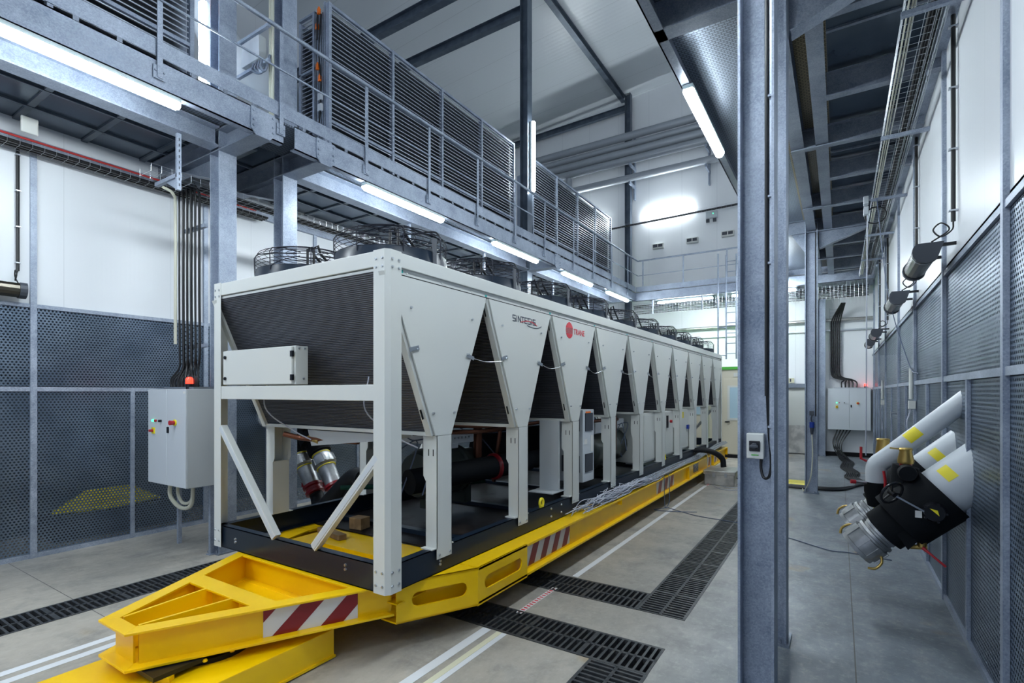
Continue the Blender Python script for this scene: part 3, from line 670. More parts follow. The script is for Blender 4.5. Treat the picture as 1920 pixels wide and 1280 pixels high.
# side panels, edge frames, coils, legs
zb=1.53; zt=2.622
def vy(yc,s,z): return yc+s*(.095+(PT/2-.095)*(z-zb)/(zt+.03-zb))
for k in range(10):
    yc=CY0+PT*(k+.5)
    for sx,xo in ((1,CX1),(-1,CX0)):
        b=MB(); hw=PT/2-.004
        P=[(yc-.09,zb-.015),(yc+.09,zb-.015),(vy(yc,1,zt)-.01,zt),(vy(yc,-1,zt)+.01,zt)]
        b.prism(P,'x',xo-sx*.012,xo)
        q=b.build('side_panel','white',ch)
        if sx>0:
            for dy,z in ((-.35,2.42),(.35,2.42),(-.12,1.68),(.12,1.68)): MB().bolt((xo,yc+dy,z),(1,0,0),.010,.014).build('panel_screw','zinc',ch)
    for s in (-1,1):                               # sloping coil with its light end frames
        y0,y1=vy(yc,s,zb)-s*.0,vy(yc,s,zt+.02)
        b=MB(); th=.035
        b.add([(x,y-s*d,z) for x in (CX0+.05,CX1-.05) for (y,z) in ((y0,zb+.01),(y1,zt+.02)) for d in (0,th)],[(0,1,3,2),(4,6,7,5),(0,4,5,1),(2,3,7,6),(0,2,6,4),(1,5,7,3)])
        b.build('coil','coil',ch)
        f=MB()
        for x in (CX0+.03,CX1-.045): f.obox((x,y0-s*.005,zb-.01),(x,y1-s*.005,zt+.02),.05,.055,up=(1,0,0))
        f.obox((CX0+.03,y0-s*.01,zb-.005),(CX1-.03,y0-s*.01,zb-.005),.05,.028)
        f.build('coil_frame','white',ch)
        h=MB()
        for fr in (.13,.9):
            z=zb+(zt-zb)*fr; y=vy(yc,s,z); h.obox((CX1-.045,y+s*.022,z-.035),(CX1-.045,vy(yc,s,z+.07)+s*.022,z+.035),.016,.004,up=(1,0,0))
        h.build('frame_slots','black',ch)
    # legs: near and far side, front stub plus open channel
    for sx,xo in ((1,CX1),(-1,CX0)):
        b=MB(); xi=xo-sx*.105; yA,yB=yc-.075,yc+.095; t=.004
        X=lambda a,c:(min(a,c),max(a,c))
        b.box(*X(xo,xo-sx*t),yA,yB,.60,1.51)
        b.prism([(xo,.675),(xo,1.51),(xi-sx*.03,1.51),(xi-sx*.03,1.21),(xi,1.16),(xi,.675)],'y',yA,yA+t)
        b.prism([(xo,.675),(xo,1.51),(xi-sx*.03,1.51),(xi-sx*.03,1.21),(xi,1.16),(xi,.675)],'y',yB-t,yB)
        b.box(*X(xi,xi-sx*t),yA,yB,.675,1.18)
        b.box(*X(xo-sx*.01,xo-sx*.12),yA-.045,yA,.675,.683); b.box(*X(xo-sx*.01,xo-sx*.12),yB,yB+.035,.675,.683)
        b.prism([(yA,1.511),(yB,1.511),(yc+.01,1.538)],'x',xo-sx*.06,xo-sx*.004)
        b.build('leg','white',ch)
        if sx>0:
            q=MB()
            for y in (yA+.025,yB-.025): q.bolt((xo,y,.63),(1,0,0),.010,.008)
            q.build('leg_bolts','zinc',ch)
            q=MB()
            for x in (xo-.04,xo-.085): q.box(x,x+.007,yA-.002,yA+.001,1.36,1.41)
            q.build('leg_slots','black',ch)
    # zinc clips and tie wire between neighbouring panels
    for s in (-1,1):
        z=2.12; y=vy(yc,s,z)-s*.01
        b=MB(); b.obox((CX1+.006,y-s*.06,z+.02-.01*s),(CX1+.006,y+s*.035,z-.005-.01*s),.004,.03,up=(0,0,1)); b.bolt((CX1+.008,y-s*.045,z+.015),(1,0,0),.009,.012); b.build('clip','zinc',ch)
    if k<9:
        b=MB(); y0=vy(yc,1,2.12)+.02; y1=vy(yc+PT,-1,2.12)-.02
        b.tube(spline([(CX1+.004,y0,2.105),(CX1-.01,(y0+y1)/2,2.09-.012*(k%3)),(CX1+.004,y1,2.105)],5),.003,5); b.build('tie_wire','zinc',ch)
# end face: middle rail, control box, braces
b=MB(); b.box(CX0+.1,CX1-.1,CY0+.002,CY0+.05,1.775,1.885); b.build('middle_rail','white',ch,bevel=.004)
b=MB(); b.box(CX0+.1,CX1-.1,CY1-.05,CY1,1.775,1.885); b.build('middle_rail','white',ch)
bx=MB(); bx.box(-4.47,-3.50,CY0+.02,CY0+.13,1.893,2.19); cb=bx.build('control_box','white',ch,bevel=.004)
MB().box(-4.48,-3.52,CY0-.0,CY0+.018,1.898,2.185).build('box_door','white',cb,bevel=.003)
b=MB()
for z in (1.95,2.13): b.cyl((-4.44,CY0-.0,z),(-4.44,CY0-.012,z),.014)
b.build('quarter_turn_locks','blackm',cb)
b=MB()
for z in (1.95,2.13): b.box(-3.53,-3.5,CY0-.008,CY0+.006,z-.025,z+.02)
b.build('hinge','blackm',cb)
b=MB()
for x,z in ((-3.505,2.172),(-3.45,2.172)): b.bolt((-3.50,CY0+(.05 if x<-3.5 else .10),z),(1,0,0),.009,.008)
b.bolt((-3.50,CY0+.09,1.94),(1,0,0),.010,.008); b.build('screws','zinc',cb)
for p0,p1 in (((-4.53,CY0+.025,1.53),(-3.75,CY0+.025,.69)),((-2.6,CY0+.025,1.40),(-3.27,CY0+.025,.69))):
    b=MB(); b.obox(p0,p1,.05,.062); b.build('brace','white',ch)
    p0=Vector(p0);p1=Vector(p1); b=MB(); d=(p1-p0).normalized(); 
    b.obox(p0+Vector((0,-.026,0)),p1+Vector((0,-.026,0)),.004,.035); b.build('brace_channel','cab',ch)
# braces seen through the machine
for p0,p1 in (((-4.58,5.3,1.45),(-4.58,4.72,.68)),((-4.58,12.6,1.45),(-4.58,11.9,.7)),((-2.7,13.75,1.45),(-3.3,13.75,.69))):
    b=MB(); b.obox(p0,p1,.05,.06,up=(1,0,0)); b.build('brace','white',ch)
# base frame
b=MB()
for x0,x1,l in ((CX1-.09,CX1-.02,1),(CX0+.02,CX0+.09,-1)):
    b.box(x0,x1,CY0+.02,CY1-.02,ZB1-.006,ZB1); b.box(x0,x1,CY0+.02,CY1-.02,ZB0,ZB0+.006)
    xx=(x1-.006,x1) if l>0 else (x0,x0+.006); b.box(*xx,CY0+.02,CY1-.02,ZB0,ZB1)
for y0,y1,l in ((CY0+.02,CY0+.085,-1),(CY1-.085,CY1-.02,1)):
    b.box(CX0+.02,CX1-.02,y0,y1,ZB1-.006,ZB1); b.box(CX0+.02,CX1-.02,y0,y1,ZB0,ZB0+.006)
    yy=(y0,y0+.006) if l<0 else (y1-.006,y1); b.box(CX0+.02,CX1-.02,*yy,ZB0,ZB1)
for y in (3.6,4.9,6.2,7.6,9,10.4,12): b.box(CX0+.08,CX1-.08,y,y+.08,ZB0,ZB0+.05)
b.build('base_frame','navy',ch)
for x,z in ((-4.32,.59),(-4.32,.565),(-2.93,.62),(-2.93,.59)): MB().bolt((x,CY0+.02,z),(0,-1,0),.012,.010).build('frame_bolt','zinc',ch)
for y,z in ((2.96,.575),(2.96,.55),(4.72,.55),(4.72,.63),(4.95,.55),(4.95,.63)): MB().bolt((CX1-.02,y,z),(1,0,0),.012,.010).build('frame_bolt','zinc',ch)
for y in (4.55,8.9):
    b=MB(); b.tube([(CX1-.04,y+.035*math.cos(a*PI/8),.72+.04*math.sin(a*PI/8)) for a in range(16)],.014,8,closed=True); b.box(CX1-.052,CX1-.028,y-.03,y+.03,.675,.70); b.build('lifting_eye','yellowp',ch)
# inner machinery
def compressor(y,x=-3.35,r=.24,L=.95):
    b=MB(); z=1.0
    b.lathe((x,y,z),(0,1,0),[(0,.1),(.01,r*.9),(.05,r),(.1,r*1.08),(.16,r*1.08),(.18,r),(.55,r),(.57,r*1.1),(.63,r*1.1),(.65,r*.92),(L-.05,r*.85),(L,r*.5)],26)
    b.box(x-.12,x+.12,y+.2,y+.32,.62,.8); b.box(x-.12,x+.12,y+.65,y+.77,.62,.8)
    c=b.build('compressor','motor',ch)
    MB().box(x-.02,x+.22,y+.12,y+.42,z+r+.01,z+r+.16).build('terminal_box','cab',c,bevel=.01)
    b=MB(); b.cyl((x+r*.8,y+.8,z),(x+r*.8,y+.8,z+.5),.05,.05,14); b.build('suction_pipe','copper',c)
    b=MB()
    for k in range(8): b.bolt((x+r*.85*math.cos(k*PI/4),y+.16,z+r*.98*math.sin(k*PI/4)),(0,-1,0),.015,.02)
    b.build('flange_bolts','zinc',c)
compressor(3.85,-3.6); compressor(6.35,-3.0,.26,1.15); compressor(7.55,-3.15,.26,.9)
b=MB(); b.box(-3.95,-3.35,4.0,4.5,1.3,1.42); b.build('terminal_box','cab',ch,bevel=.01)
b=MB()
for k in range(7): b.bolt((-3.35,4.05+.06*k,1.36),(1,0,0),.012,.012)
b.build('terminal_screws','zinc',ch)
b=MB(); b.cyl((-3.45,3.6,.98),(-3.05,5.15,1.05),.12,.12,22); b.cyl((-3.9,4.9,.85),(-3.7,8.3,.85),.11,.11,20)
b.cyl((-3.05,5.15,1.05),(-3.05,8.4,1.05),.10,.10,20); b.lathe((-3.6,5.0,1.15),(0,1,0),[(0,.02),(.03,.22),(3.2,.22),(3.25,.02)],24); b.build('insulated_pipe','insul',ch)
b=MB(); b.lathe((-3.19,4.62,1.026),(.25,1,.045),[(0,.125),(.015,.145),(.04,.145),(.05,.125)],22); b.build('grooved_coupling','red',ch)
b=MB(); b.tube([(-4.3,3.5,.86),(-3.6,4.3,.84),(-3.5,4.9,.8)],.025,8); b.build('green_hose','hose',ch)
for p in ([(-4.2,2.8,1.46),(-4.0,2.9,1.42),(-3.4,2.95,1.42)],[(-3.6,3.3,1.5),(-3.5,4.2,1.48),(-3.2,5.0,1.45),(-3.1,6.0,1.48)],[(-3.3,3.5,1.46),(-3.2,4.6,1.42),(-3.4,5.6,1.45)],[(-2.9,6.2,1.42),(-2.85,6.8,1.44),(-2.9,7.6,1.42)],[(-3.4,4.95,.8),(-3.3,4.95,1.45)],[(-3.55,3.95,1.0),(-3.45,3.9,1.5)]):
    b=MB(); b.tube(spline(p),.024,8); b.build('copper_pipe','copper',ch)
b=MB()
for k in range(16):
    y=3+random.random()*5; x=-3.8+random.random()*.9
    b.tube(spline([(x,y,1.5),(x+.15*random.random(),y+.15,1.2+.2*random.random()),(x+.3*random.random(),y+.3,1.35),(x+.2,y+.6*random.random(),.8+.3*random.random())]),.007,5)
tag(b.build('wiring_tangle','cableb',ch),None,None,None,'stuff')
b=MB(); b.box(-2.86,-2.62,5.08,5.11,.74,1.52); b.box(-2.9,-2.6,4.9,5.2,.735,.745); b.build('inner_panel','cabside',ch)
t2=MB(); t2.box(-2.95,-2.62,5.72,6.05,.74,1.62); dr=t2.build('drive_cabinet','cab',ch,bevel=.005)
for z in (.86,1.36): MB().box(-2.90,-2.66,5.705,5.72,z,z+.2).build('filter_grille','anth',dr)
for z in (.86,1.36): MB().box(-2.62,-2.61,5.78,6.0,z,z+.22).build('filter_grille','anth',dr)
MB().box(-2.62,-2.617,5.8,5.95,1.55,1.6).build('orange_label','orange',dr)
MB().box(-2.62,-2.617,5.95,6.03,1.1,1.3).build('paper_label','paper',dr)
MB().box(-2.62,-2.617,5.76,5.84,1.2,1.26).build('paper_label','paper',dr)
for y0,y1 in ((8.02,9.0),(9.2,10.05),(10.2,11.15)):
    c=MB(); c.box(-3.3,-2.64,y0,y1,.70,1.5); e=c.build('electrical_cabinet','white',ch,bevel=.004)
    MB().box(-2.64,-2.625,y0+.04,y1-.04,.73,1.47).build('cabinet_door','white',e,bevel=.003)
    b=MB()
    for z in (.8,1.4): b.cyl((-2.625,y1-.09,z),(-2.615,y1-.09,z),.015)
    b.build('door_lock','blackm',e)
b=MB(); b.box(-2.625,-2.6,9.3,9.36,1.2,1.42); b.build('isolator_handle','blackm',ch); b=MB(); b.cyl((-2.6,9.45,1.31),(-2.56,9.45,1.31),.025); b.build('stop_button','redp',ch)
b=MB(); b.box(-2.625,-2.62,10.4,10.5,1.33,1.45); b.build('warning_label','yellowp',ch)
b=MB(); b.box(-2.62,-2.58,10.72,10.8,1.1,1.18); b.build('blue_valve','blue',ch)
b=MB()
for x,z in ((-4.2,1.5),(-2.95,1.5)):
    b.tube(spline([(x,CY0+.25,2.0 if x<-4 else 1.95),(x+.02,CY0+.2,1.7),(x+.15,CY0+.38,1.5),(x+.3,CY0+.45,1.42)]),.006,6)
b.build('pressure_capillary','cablew',ch)
b=MB(); b.cyl((-4.0,CY0+.5,1.43),(-3.86,CY0+.5,1.40),.022); b.build('brass_valve','brass',ch)
b=MB()
b.prism([(-4.0,1.50),(-3.1,1.50),(-3.15,1.44),(-3.95,1.36)],'y',2.9,3.3); b.build('underside_tray','cabside',ch)
# fans on the roof
fp=MB(); n=28
fp.lathe((0,0,2.775),(0,0,1),[(0,.46),(.02,.45),(.125,.435),(.13,.415)],36)
def fan_mesh():
    g=MB(); z0=2.90
    for r,z in ((.435,z0),(.44,z0+.03),(.44,z0+.06),(.44,z0+.09),(.435,z0+.12),(.42,z0+.145),(.37,z0+.165),(.31,z0+.175),(.25,z0+.18),(.19,z0+.185),(.13,z0+.19)):
        g.tube([(r*math.cos(a*2*PI/28),r*math.sin(a*2*PI/28),z) for a in range(28)],.003,4,closed=True)
    for k in range(8):
        a=k*PI/4+.2; c,s=math.cos(a),math.sin(a)
        g.tube([(c*r,s*r,z) for r,z in ((.44,z0-.04),(.445,z0+.11),(.42,z0+.148),(.28,z0+.18),(.1,z0+.19))],.005,4)
    return g
FAN=[None]
def fan(x,y,i,side):
    if FAN[0] is None:
        o=fp.build('fan',M['navy'],ch,off=(0,0,0)); o.location=Vector((x,y,0))-parent_world(ch)
        g=fan_mesh().build('guard','wire',o,off=(0,0,0))
        q=MB()
        for k in range(5):
            a=k*2*PI/5; c,s=math.cos(a),math.sin(a)
            q.add([(.08*c-.05*s,.08*s+.05*c,2.80),(.08*c+.05*s,.08*s-.05*c,2.83),(.40*c+.10*s,.40*s-.10*c,2.83),(.40*c-.10*s,.40*s+.10*c,2.795),(.08*c-.05*s,.08*s+.05*c,2.804),(.08*c+.05*s,.08*s-.05*c,2.834),(.40*c+.10*s,.40*s-.10*c,2.834),(.40*c-.10*s,.40*s+.10*c,2.799)],[(0,1,2,3),(7,6,5,4),(0,4,5,1),(1,5,6,2),(2,6,7,3),(3,7,4,0)])
        q.build('blades','blackm',o,off=(0,0,0))
        q=MB(); q.lathe((0,0,2.79),(0,0,1),[(0,.10),(.12,.10),(.15,.07)],20); q.build('motor','blackm',o,off=(0,0,0))
        q=MB()
        for s in (-.04,.05): q.tube([(s,.02,2.94),(s,.02,3.15),(s+.03,.04,3.17),(s+.04,.06,3.1),(s+.05,.38,2.86)],.012,6)
        q.tube(spline([(.40,.12,3.04),(.36,.12,3.09),(.28,.1,3.10),(.18,.06,3.09)]),.007,6)
        q.build('cable_loop','cable',o,off=(0,0,0))
        for s in (-1,1):
            q=MB(); q.box(-.455 if s<0 else .443,-.443 if s<0 else .455,-.02,.02,2.775,3.0); q.build('guard_bracket','anth',o,off=(0,0,0))
        FAN[0]=o; return
    o=copy_tree(FAN[0],ch); o.location=Vector((x,y,0))-parent_world(ch)
for k in range(10):
    yc=CY0+PT*(k+.5); fan(CX1-.54,yc,k,'r'); fan(CX0+.54,yc,k,'l')
# lettering
RX=CX1+.0015
def bars(b,y,z,w,h,segs,t=.008):
    for (a,c,d,e) in segs: b.obox((RX,y+a*w,z+c*h),(RX,y+d*w,z+e*h),.003,t,up=(1,0,0)) if False else stroke(b,(y+a*w,z+c*h),(y+d*w,z+e*h),t)
def stroke(b,p,q,t):
    d=Vector((q[0]-p[0],q[1]-p[1])); L=d.length or 1; d/=L; nn=Vector((-d.y,d.x))*t/2; e=d*t*.4
    P=[(p[0]-e.x+nn.x,p[1]-e.y+nn.y),(p[0]-e.x-nn.x,p[1]-e.y-nn.y),(q[0]+e.x-nn.x,q[1]+e.y-nn.y),(q[0]+e.x+nn.x,q[1]+e.y+nn.y)]
    b.prism(P,'x',RX-.001,RX+.001)
G={'S':[(1,1,0,1),(0,1,0,.5),(0,.5,1,.5),(1,.5,1,0),(1,0,0,0)],'I':[(.5,0,.5,1)],'N':[(0,0,0,1),(0,1,1,0),(1,0,1,1)],'T':[(0,1,1,1),(.5,1,.5,0)],'E':[(1,1,0,1),(0,1,0,0),(0,0,1,0),(0,.5,.8,.5)]}
y=3.945
tx=MB()
for ci,c in enumerate('SINTESIS'):
    w=.018 if c=='I' else .046
    bars(tx,y,2.484,w if c!='I' else .018,.052,G[c],.0075); y+=w+.014
tx.build('nameplate_lettering','ink',ch)
b=MB(); pts=spline([(0,4.08,2.487),(0,4.2,2.508),(0,4.3,2.505),(0,4.385,2.482)])
for p,q in zip(pts,pts[1:]): 
    b.cur=0; pz=(RX+.0015); d=.0035
    b.prism([(p.y,p.z-d),(q.y,q.z-d),(q.y,q.z+d),(p.y,p.z+d)],'x',RX,RX+.002)
b.build('red_swoosh','logored',ch)
b=MB(); pts=spline([(0,4.2,2.468),(0,4.3,2.456),(0,4.4,2.462),(0,4.475,2.486)])
for p,q in zip(pts,pts[1:]): b.prism([(p.y,p.z-.0025),(q.y,q.z-.0025),(q.y,q.z+.0025),(p.y,p.z+.0025)],'x',RX,RX+.002)
b.build('dark_swoosh','ink',ch)
text('TRANE',.088,face_mtx((RX,5.215,2.482),(0,1,0),(0,0,1)),'logored','maker_lettering',ch,.001,.0012,1.02)
b=MB(); c0,c1,R=5.105,2.513,.088; 
zz=-R
while zz<R-.001:                                  # globe: solid above and below, broken by white lines in the middle
    h=.0095 if (zz<-.045 or zz>.02) else .0045
    st=.0095
    a=math.sqrt(max(R*R-zz*zz,0)); a2=math.sqrt(max(R*R-(zz+h)**2,0))
    if zz<-.045 or zz>.02: b.prism([(c0-a,c1+zz),(c0+a,c1+zz),(c0+a2,c1+zz+h),(c0-a2,c1+zz+h)],'x',RX-.001,RX+.001)
    else: b.prism([(c0-a,c1+zz),(c0+a,c1+zz),(c0+a2,c1+zz+h),(c0-a2,c1+zz+h)],'x',RX-.001,RX+.001)
    zz+=st
b.build('globe_emblem','logored',ch)
# ---------------- trailer ----------------
tr=thing('flat_trailer','yellow steel transport trailer with red and white hazard strips under the white machine','trailer',(-3.49,1.25,.1))
ZT0,ZT1=.485,.46          # top of flange, underside
XC=-3.49; XE=-2.337; XEL=2*XC-XE
# tongue outline: tip (half width .175 at y 1.2585) to shoulders at y 2.66
tipL,tipR=(-3.70,1.2585),(-3.349,1.2585); shL,shR=(-4.37,2.60),(-2.63,2.60)
def lerp(a,b,t): return (a[0]+(b[0]-a[0])*t,a[1]+(b[1]-a[1])*t)
def strip(b,pts,w_in,z0,z1):                       # flange strip along a polyline, offset towards the inside
    for (p,q,n) in pts:
        a=Vector((n[0],n[1])).normalized()*w_in
        b.prism([(p[0],p[1]),(q[0],q[1]),(q[0]+a.x,q[1]+a.y),(p[0]+a.x,p[1]+a.y)],'z',z0,z1)
def ring(b,outer,ins,z0,z1):
    n=len(outer); L=[]
    for i in range(n):
        p=Vector(outer[i]);q=Vector(outer[(i+1)%n]);d=(q-p).normalized();nn=Vector((-d.y,d.x)); L.append((p+nn*ins[i],d))
    inner=[]
    for i in range(n):
        (p,d),(q,e)=L[i-1],L[i]; den=d.x*e.y-d.y*e.x; t=((q.x-p.x)*e.y-(q.y-p.y)*e.x)/den; inner.append(p+d*t)
    for i in range(n):
        j=(i+1)%n; b.prism([tuple(outer[i]),tuple(outer[j]),tuple(inner[j]),tuple(inner[i])],'z',z0,z1)
for z0,z1,w in ((.473,.487,.10),(.268,.283,.10)):
    b=MB(); ring(b,[tipL,tipR,shR,shL],[.085,w,.12,w],z0,z1)
    (b.prism([(-3.985,1.86),(-3.055,1.86),(-2.99,1.99),(-4.05,1.99)],'z',z0-.001,z1-.001)) if z0>.4 else None
    b.prism([(-4.24,2.40),(-2.76,2.40),(-2.67,2.60),(-4.34,2.60)],'z',z0-.001,z1-.001)
    b.build('tongue_flange','yellow',tr,bevel=.002)
b=MB()
def web(b,p,q,t,z0=.28,z1=.475): b.obox((p[0],p[1],(z0+z1)/2),(q[0],q[1],(z0+z1)/2),t,z1-z0)
iL=lambda t:(lerp(tipL,shL,t)[0]+.06,lerp(tipL,shL,t)[1]+.03); iR=lambda t:(lerp(tipR,shR,t)[0]-.06,lerp(tipR,shR,t)[1]+.03)
web(b,(tipL[0]+.06,1.33),(tipR[0]-.06,1.33),.012); web(b,iL(.04),iL(1),.012); web(b,iR(.04),iR(1),.012)
web(b,(-3.96,1.93),(-3.07,1.93),.012); web(b,(-4.22,2.46),(-2.79,2.46),.012); web(b,(-3.63,1.36),(-3.68,1.9),.02,.28,.485); web(b,(-3.43,1.36),(-3.35,1.9),.02,.28,.485)
b.build('tongue_web','yellow',tr)
b=MB(); b.prism([(-4.0,1.95),(-3.0,1.95),(-2.77,2.43),(-4.2,2.43)],'z',.266,.279); b.prism([(-3.68,1.3),(-3.37,1.3),(-3.0,1.94),(-3.98,1.94)],'z',.262,.2655); b.build('tongue_floor','yellow',tr)
b=MB(); b.box(-3.98,-2.8,2.98,3.35,.475,.487); b.box(-4.25,-3.98,2.6,3.35,.475,.487); b.box(-2.9,-2.6,2.7,3.3,.475,.487); web(b,(-4.1,3.05),(-2.8,3.05),.012,.30,.475); b.box(-3.99,-2.6,2.6,3.0,.345,.355); b.box(-3.99,-3.978,2.6,2.98,.345,.475); b.box(-3.98,-2.8,2.98,2.99,.345,.475); b.box(-2.91,-2.9,2.66,3.05,.40,.475); b.build('front_cross_member','yellow',tr)
for s in (1,-1):
    xe=XE if s>0 else XEL; X=lambda a,c:(min(a,c),max(a,c)); e=lambda d:xe-s*d
    y0,y1=3.20,13.62
    b=MB(); b.box(*X(e(0),e(.26)),y0,y1,.463,.487); b.box(*X(e(0),e(.20)),y0,y1,.205,.228); b.box(*X(e(.062),e(.075)),y0,y1,.228,.463)
    b.box(*X(e(0),e(.2)),y1-.0,y1+.012,.30,.487); b.build('side_beam','yellow',tr,bevel=.003)
    for ya,za in ((6.3,.40),(9.8,.229),(12.0,.229)): MB().box(*X(e(.005),e(.062)),ya,ya+.01,za,.463).build('stiffener','yellow',tr)
    # corner plates with long oval holes
    def ovalplate(p,q,n,z0,z1,yo0,yo1,name):
        P=Vector((p[0],p[1]));Q=Vector((q[0],q[1]));L=(Q-P).length;d=(Q-P)/L
        oz=(z0+z1)/2+.005; hr=.052; a0,a1=L*yo0+hr,L*yo1-hr; ns=10
        hole=[(a0+hr*math.cos(t),oz+hr*math.sin(t)) for t in [PI/2+PI*i/ns for i in range(ns+1)]]+[(a1+hr*math.cos(t),oz+hr*math.sin(t)) for t in [-PI/2+PI*i/ns for i in range(ns+1)]]
        m2=len(hole); outer=[]
        for (u,w) in hole:
            # project hole point to rectangle border
            cx,cz=L/2,(z0+z1)/2; dx,dz=u-cx,w-cz
            kx=(L/2)/abs(dx) if abs(dx)>1e-6 else 1e9; kz=((z1-z0)/2)/abs(dz) if abs(dz)>1e-6 else 1e9
            k=min(kx,kz); outer.append((cx+dx*k,cz+dz*k))
        th=.014; nv=Vector((n[0],n[1])).normalized()
        # make sure the four rectangle corners are in the outer ring
        for cxz in ((0,z0),(L,z0),(L,z1),(0,z1)):
            j=min(range(m2),key=lambda i:(outer[i][0]-cxz[0])**2+(outer[i][1]-cxz[1])**2); outer[j]=cxz
        def W3(u,w,o): r=P+d*u-nv*o; return (r.x,r.y,w)
        vs=[W3(u,w,0) for u,w in outer]+[W3(u,w,0) for u,w in hole]+[W3(u,w,th) for u,w in outer]+[W3(u,w,th) for u,w in hole]
        fs=[]
        for i in range(m2):
            j=(i+1)%m2; fs+=[(i,j,m2+j,m2+i),(2*m2+i,3*m2+i,3*m2+j,2*m2+j),(m2+i,m2+j,3*m2+j,3*m2+i),(i,2*m2+i,2*m2+j,j)]
        bb=MB().add(vs,fs); o=bb.build(name,'yellow',tr); return o
    shx=-2.63 if s>0 else 2*XC+2.63
    A=(shx,2.62);B=(xe,3.19);C=(xe,3.93)
    ovalplate(A,B,(s*.88,-.48),.20,.487,.18,.86,'corner_plate'); ovalplate(B,C,(s,0),.195,.487,.12,.88,'corner_plate')
    b=MB(); b.prism([(xe,3.19),(xe-s*.26,3.19),(shx-s*.15,2.62),(shx,2.62)],'z',.473,.487); b.prism([(xe,3.19),(xe-s*.26,3.19),(shx-s*.15,2.62),(shx,2.62)],'z',.20,.212); b.build('corner_flange','yellow',tr)
    b=MB(); b.obox((shx-s*.1,2.64,.34),(xe-s*.12,3.2,.34),.01,.24); b.box(*X(xe-s*.12,xe-s*.11),3.2,3.93,.22,.46); b.build('inner_web','yellow',tr)
# cross members, deck board
b=MB()
for y in (4.5,5.8,7.2,8.6,10,11.4,12.8): b.box(XEL+.1,XE-.1,y,y+.12,.25,.46)
b.build('cross_members','yellow',tr)
MB().box(CX0+.12,CX1-.12,3.36,13.3,.488,.50).build('deck_board','deckboard',tr)
for y in (3.55,4.35): pass
# wheels
for y in (4.9,9.6,12.6):
    for x in (-2.75,-4.23):
        b=MB(); b.lathe((x-.08,y,.17),(1,0,0),[(0,.1),(.0,.155),(.02,.17),(.14,.17),(.16,.155),(.16,.1)],24); w_=b.build('wheel','black',tr); b=MB(); b.cyl((x-.085,y,.17),(x+.085,y,.17),.08,.08,16); b.box(x-.02,x+.02,y-.03,y+.03,.17,.26); b.build('hub','yellow',w_)
# hazard strips
def hazard(p,q,z0,z1,nrm,n,flip,slant=1.0):
    P=Vector((p[0],p[1]));Q=Vector((q[0],q[1]));L=(Q-P).length;d=(Q-P)/L; nn=Vector((nrm[0],nrm[1])).normalized()*.002
    def q3(u,z): r=P+d*u+nn; return (r.x,r.y,z)
    b=MB(); b.cur=0; b.add([q3(0,z0),q3(L,z0),q3(L,z1),q3(0,z1)],[(0,1,2,3)]); o=b.build('hazard_strip','signwhite',tr)
    nn*=2; r=MB(); H=z1-z0; sh=H*slant; wd=L/n/2
    for k in range(-3,n+3):
        u0=2*wd*k+(wd*.35); poly=[(u0,z0),(u0+wd,z0),(u0+wd+sh,z1),(u0+sh,z1)]
        # clip to 0..L
        def clip(poly,c,keep):
            out=[]
            for i in range(len(poly)):
                a=poly[i];bb=poly[(i+1)%len(poly)]; ia=keep*(a[0]-c)>=0; ib=keep*(bb[0]-c)>=0
                if ia: out.append(a)
                if ia!=ib: t=(c-a[0])/(bb[0]-a[0]); out.append((c,a[1]+(bb[1]-a[1])*t))
            return out
        poly=clip(poly,0,1); poly=clip(poly,L,-1) if poly else poly
        if len(poly)>=3: r.add([q3(u,z) for u,z in poly],[tuple(range(len(poly)))])
    if r.f: r.build('red_stripes','red',o)
wr=lambda t:(lerp(tipR,shR,t)[0]-.0527,lerp(tipR,shR,t)[1]+.0266)
hazard(wr(.46),wr(.845),.284,.470,(.89,-.45),2,False,1.0)
XW=XE-.062
hazard((XW,4.0),(XW,4.9),.25,.455,(1,0),4,False,.55)
hazard((XW,7.95),(XW,8.95),.25,.455,(1,0),3,False,.55)
hazard((XW,11.6),(XW,12.6),.25,.455,(1,0),3,False,.55)
b=MB(); b.box(XW,XW+.004,10.35,10.75,.27,.45); o=b.build('rating_plate','anth',tr)
b=MB()
for k in range(6): b.box(XW+.004,XW+.006,10.39,10.71,.29+.026*k,.296+.026*k)
b.build('plate_lines','signwhite',o)
# turntable and steering bogie
bg=thing('steering_bogie','low yellow steel box lying on the floor beneath the trailer tongue','trailer bogie',(-3.37,1.2,0))
b=MB(); b.box(-3.80,-2.94,.1,2.34,.012,.205); b.build('box_body','yellow',bg,bevel=.004)
b=MB(); b.box(-2.945,-2.93,.1,2.345,.012,.028); b.build('edge_lip','yellow',bg)
b=MB(); b.cyl((-3.42,1.75,.205),(-3.42,1.75,.235),.26,.26,32); b.build('turntable','black',bg)
b=MB(); b.cyl((-3.42,1.75,.235),(-3.42,1.75,.262),.2,.2,32); b.box(-3.44,-3.18,1.33,1.6,.236,.262); b.build('slewing_ring','blackm',bg)
b=MB(); b.obox((-3.25,1.36,.222),(-3.17,1.42,.222),.05,.03); 
for x,y in ((-3.2,1.4),(-3.17,1.6),(-3.15,1.75)): b.bolt((x,y,.24),(0,0,1),.014,.012)
b.build('yellow_block','yellow',bg)
# timber
for (x,y,z,a,l,w,h,lb) in ((-3.98,3.47,.556,.12,.15,.13,.11,'cubic timber block on the dark deck inside the white machine'),(-4.02,3.17,.515,-.2,.42,.08,.05,'flat timber batten lying beside the block inside the white machine')):
    b=MB(); b.box(-l/2,l/2,-w/2,w/2,-h/2,h/2); o=b.build('timber_block','wood',bevel=.004); o.location=(x,y,z if h>.1 else .5135); o.rotation_euler=(0,0,a); tag(o,lb,'timber block')
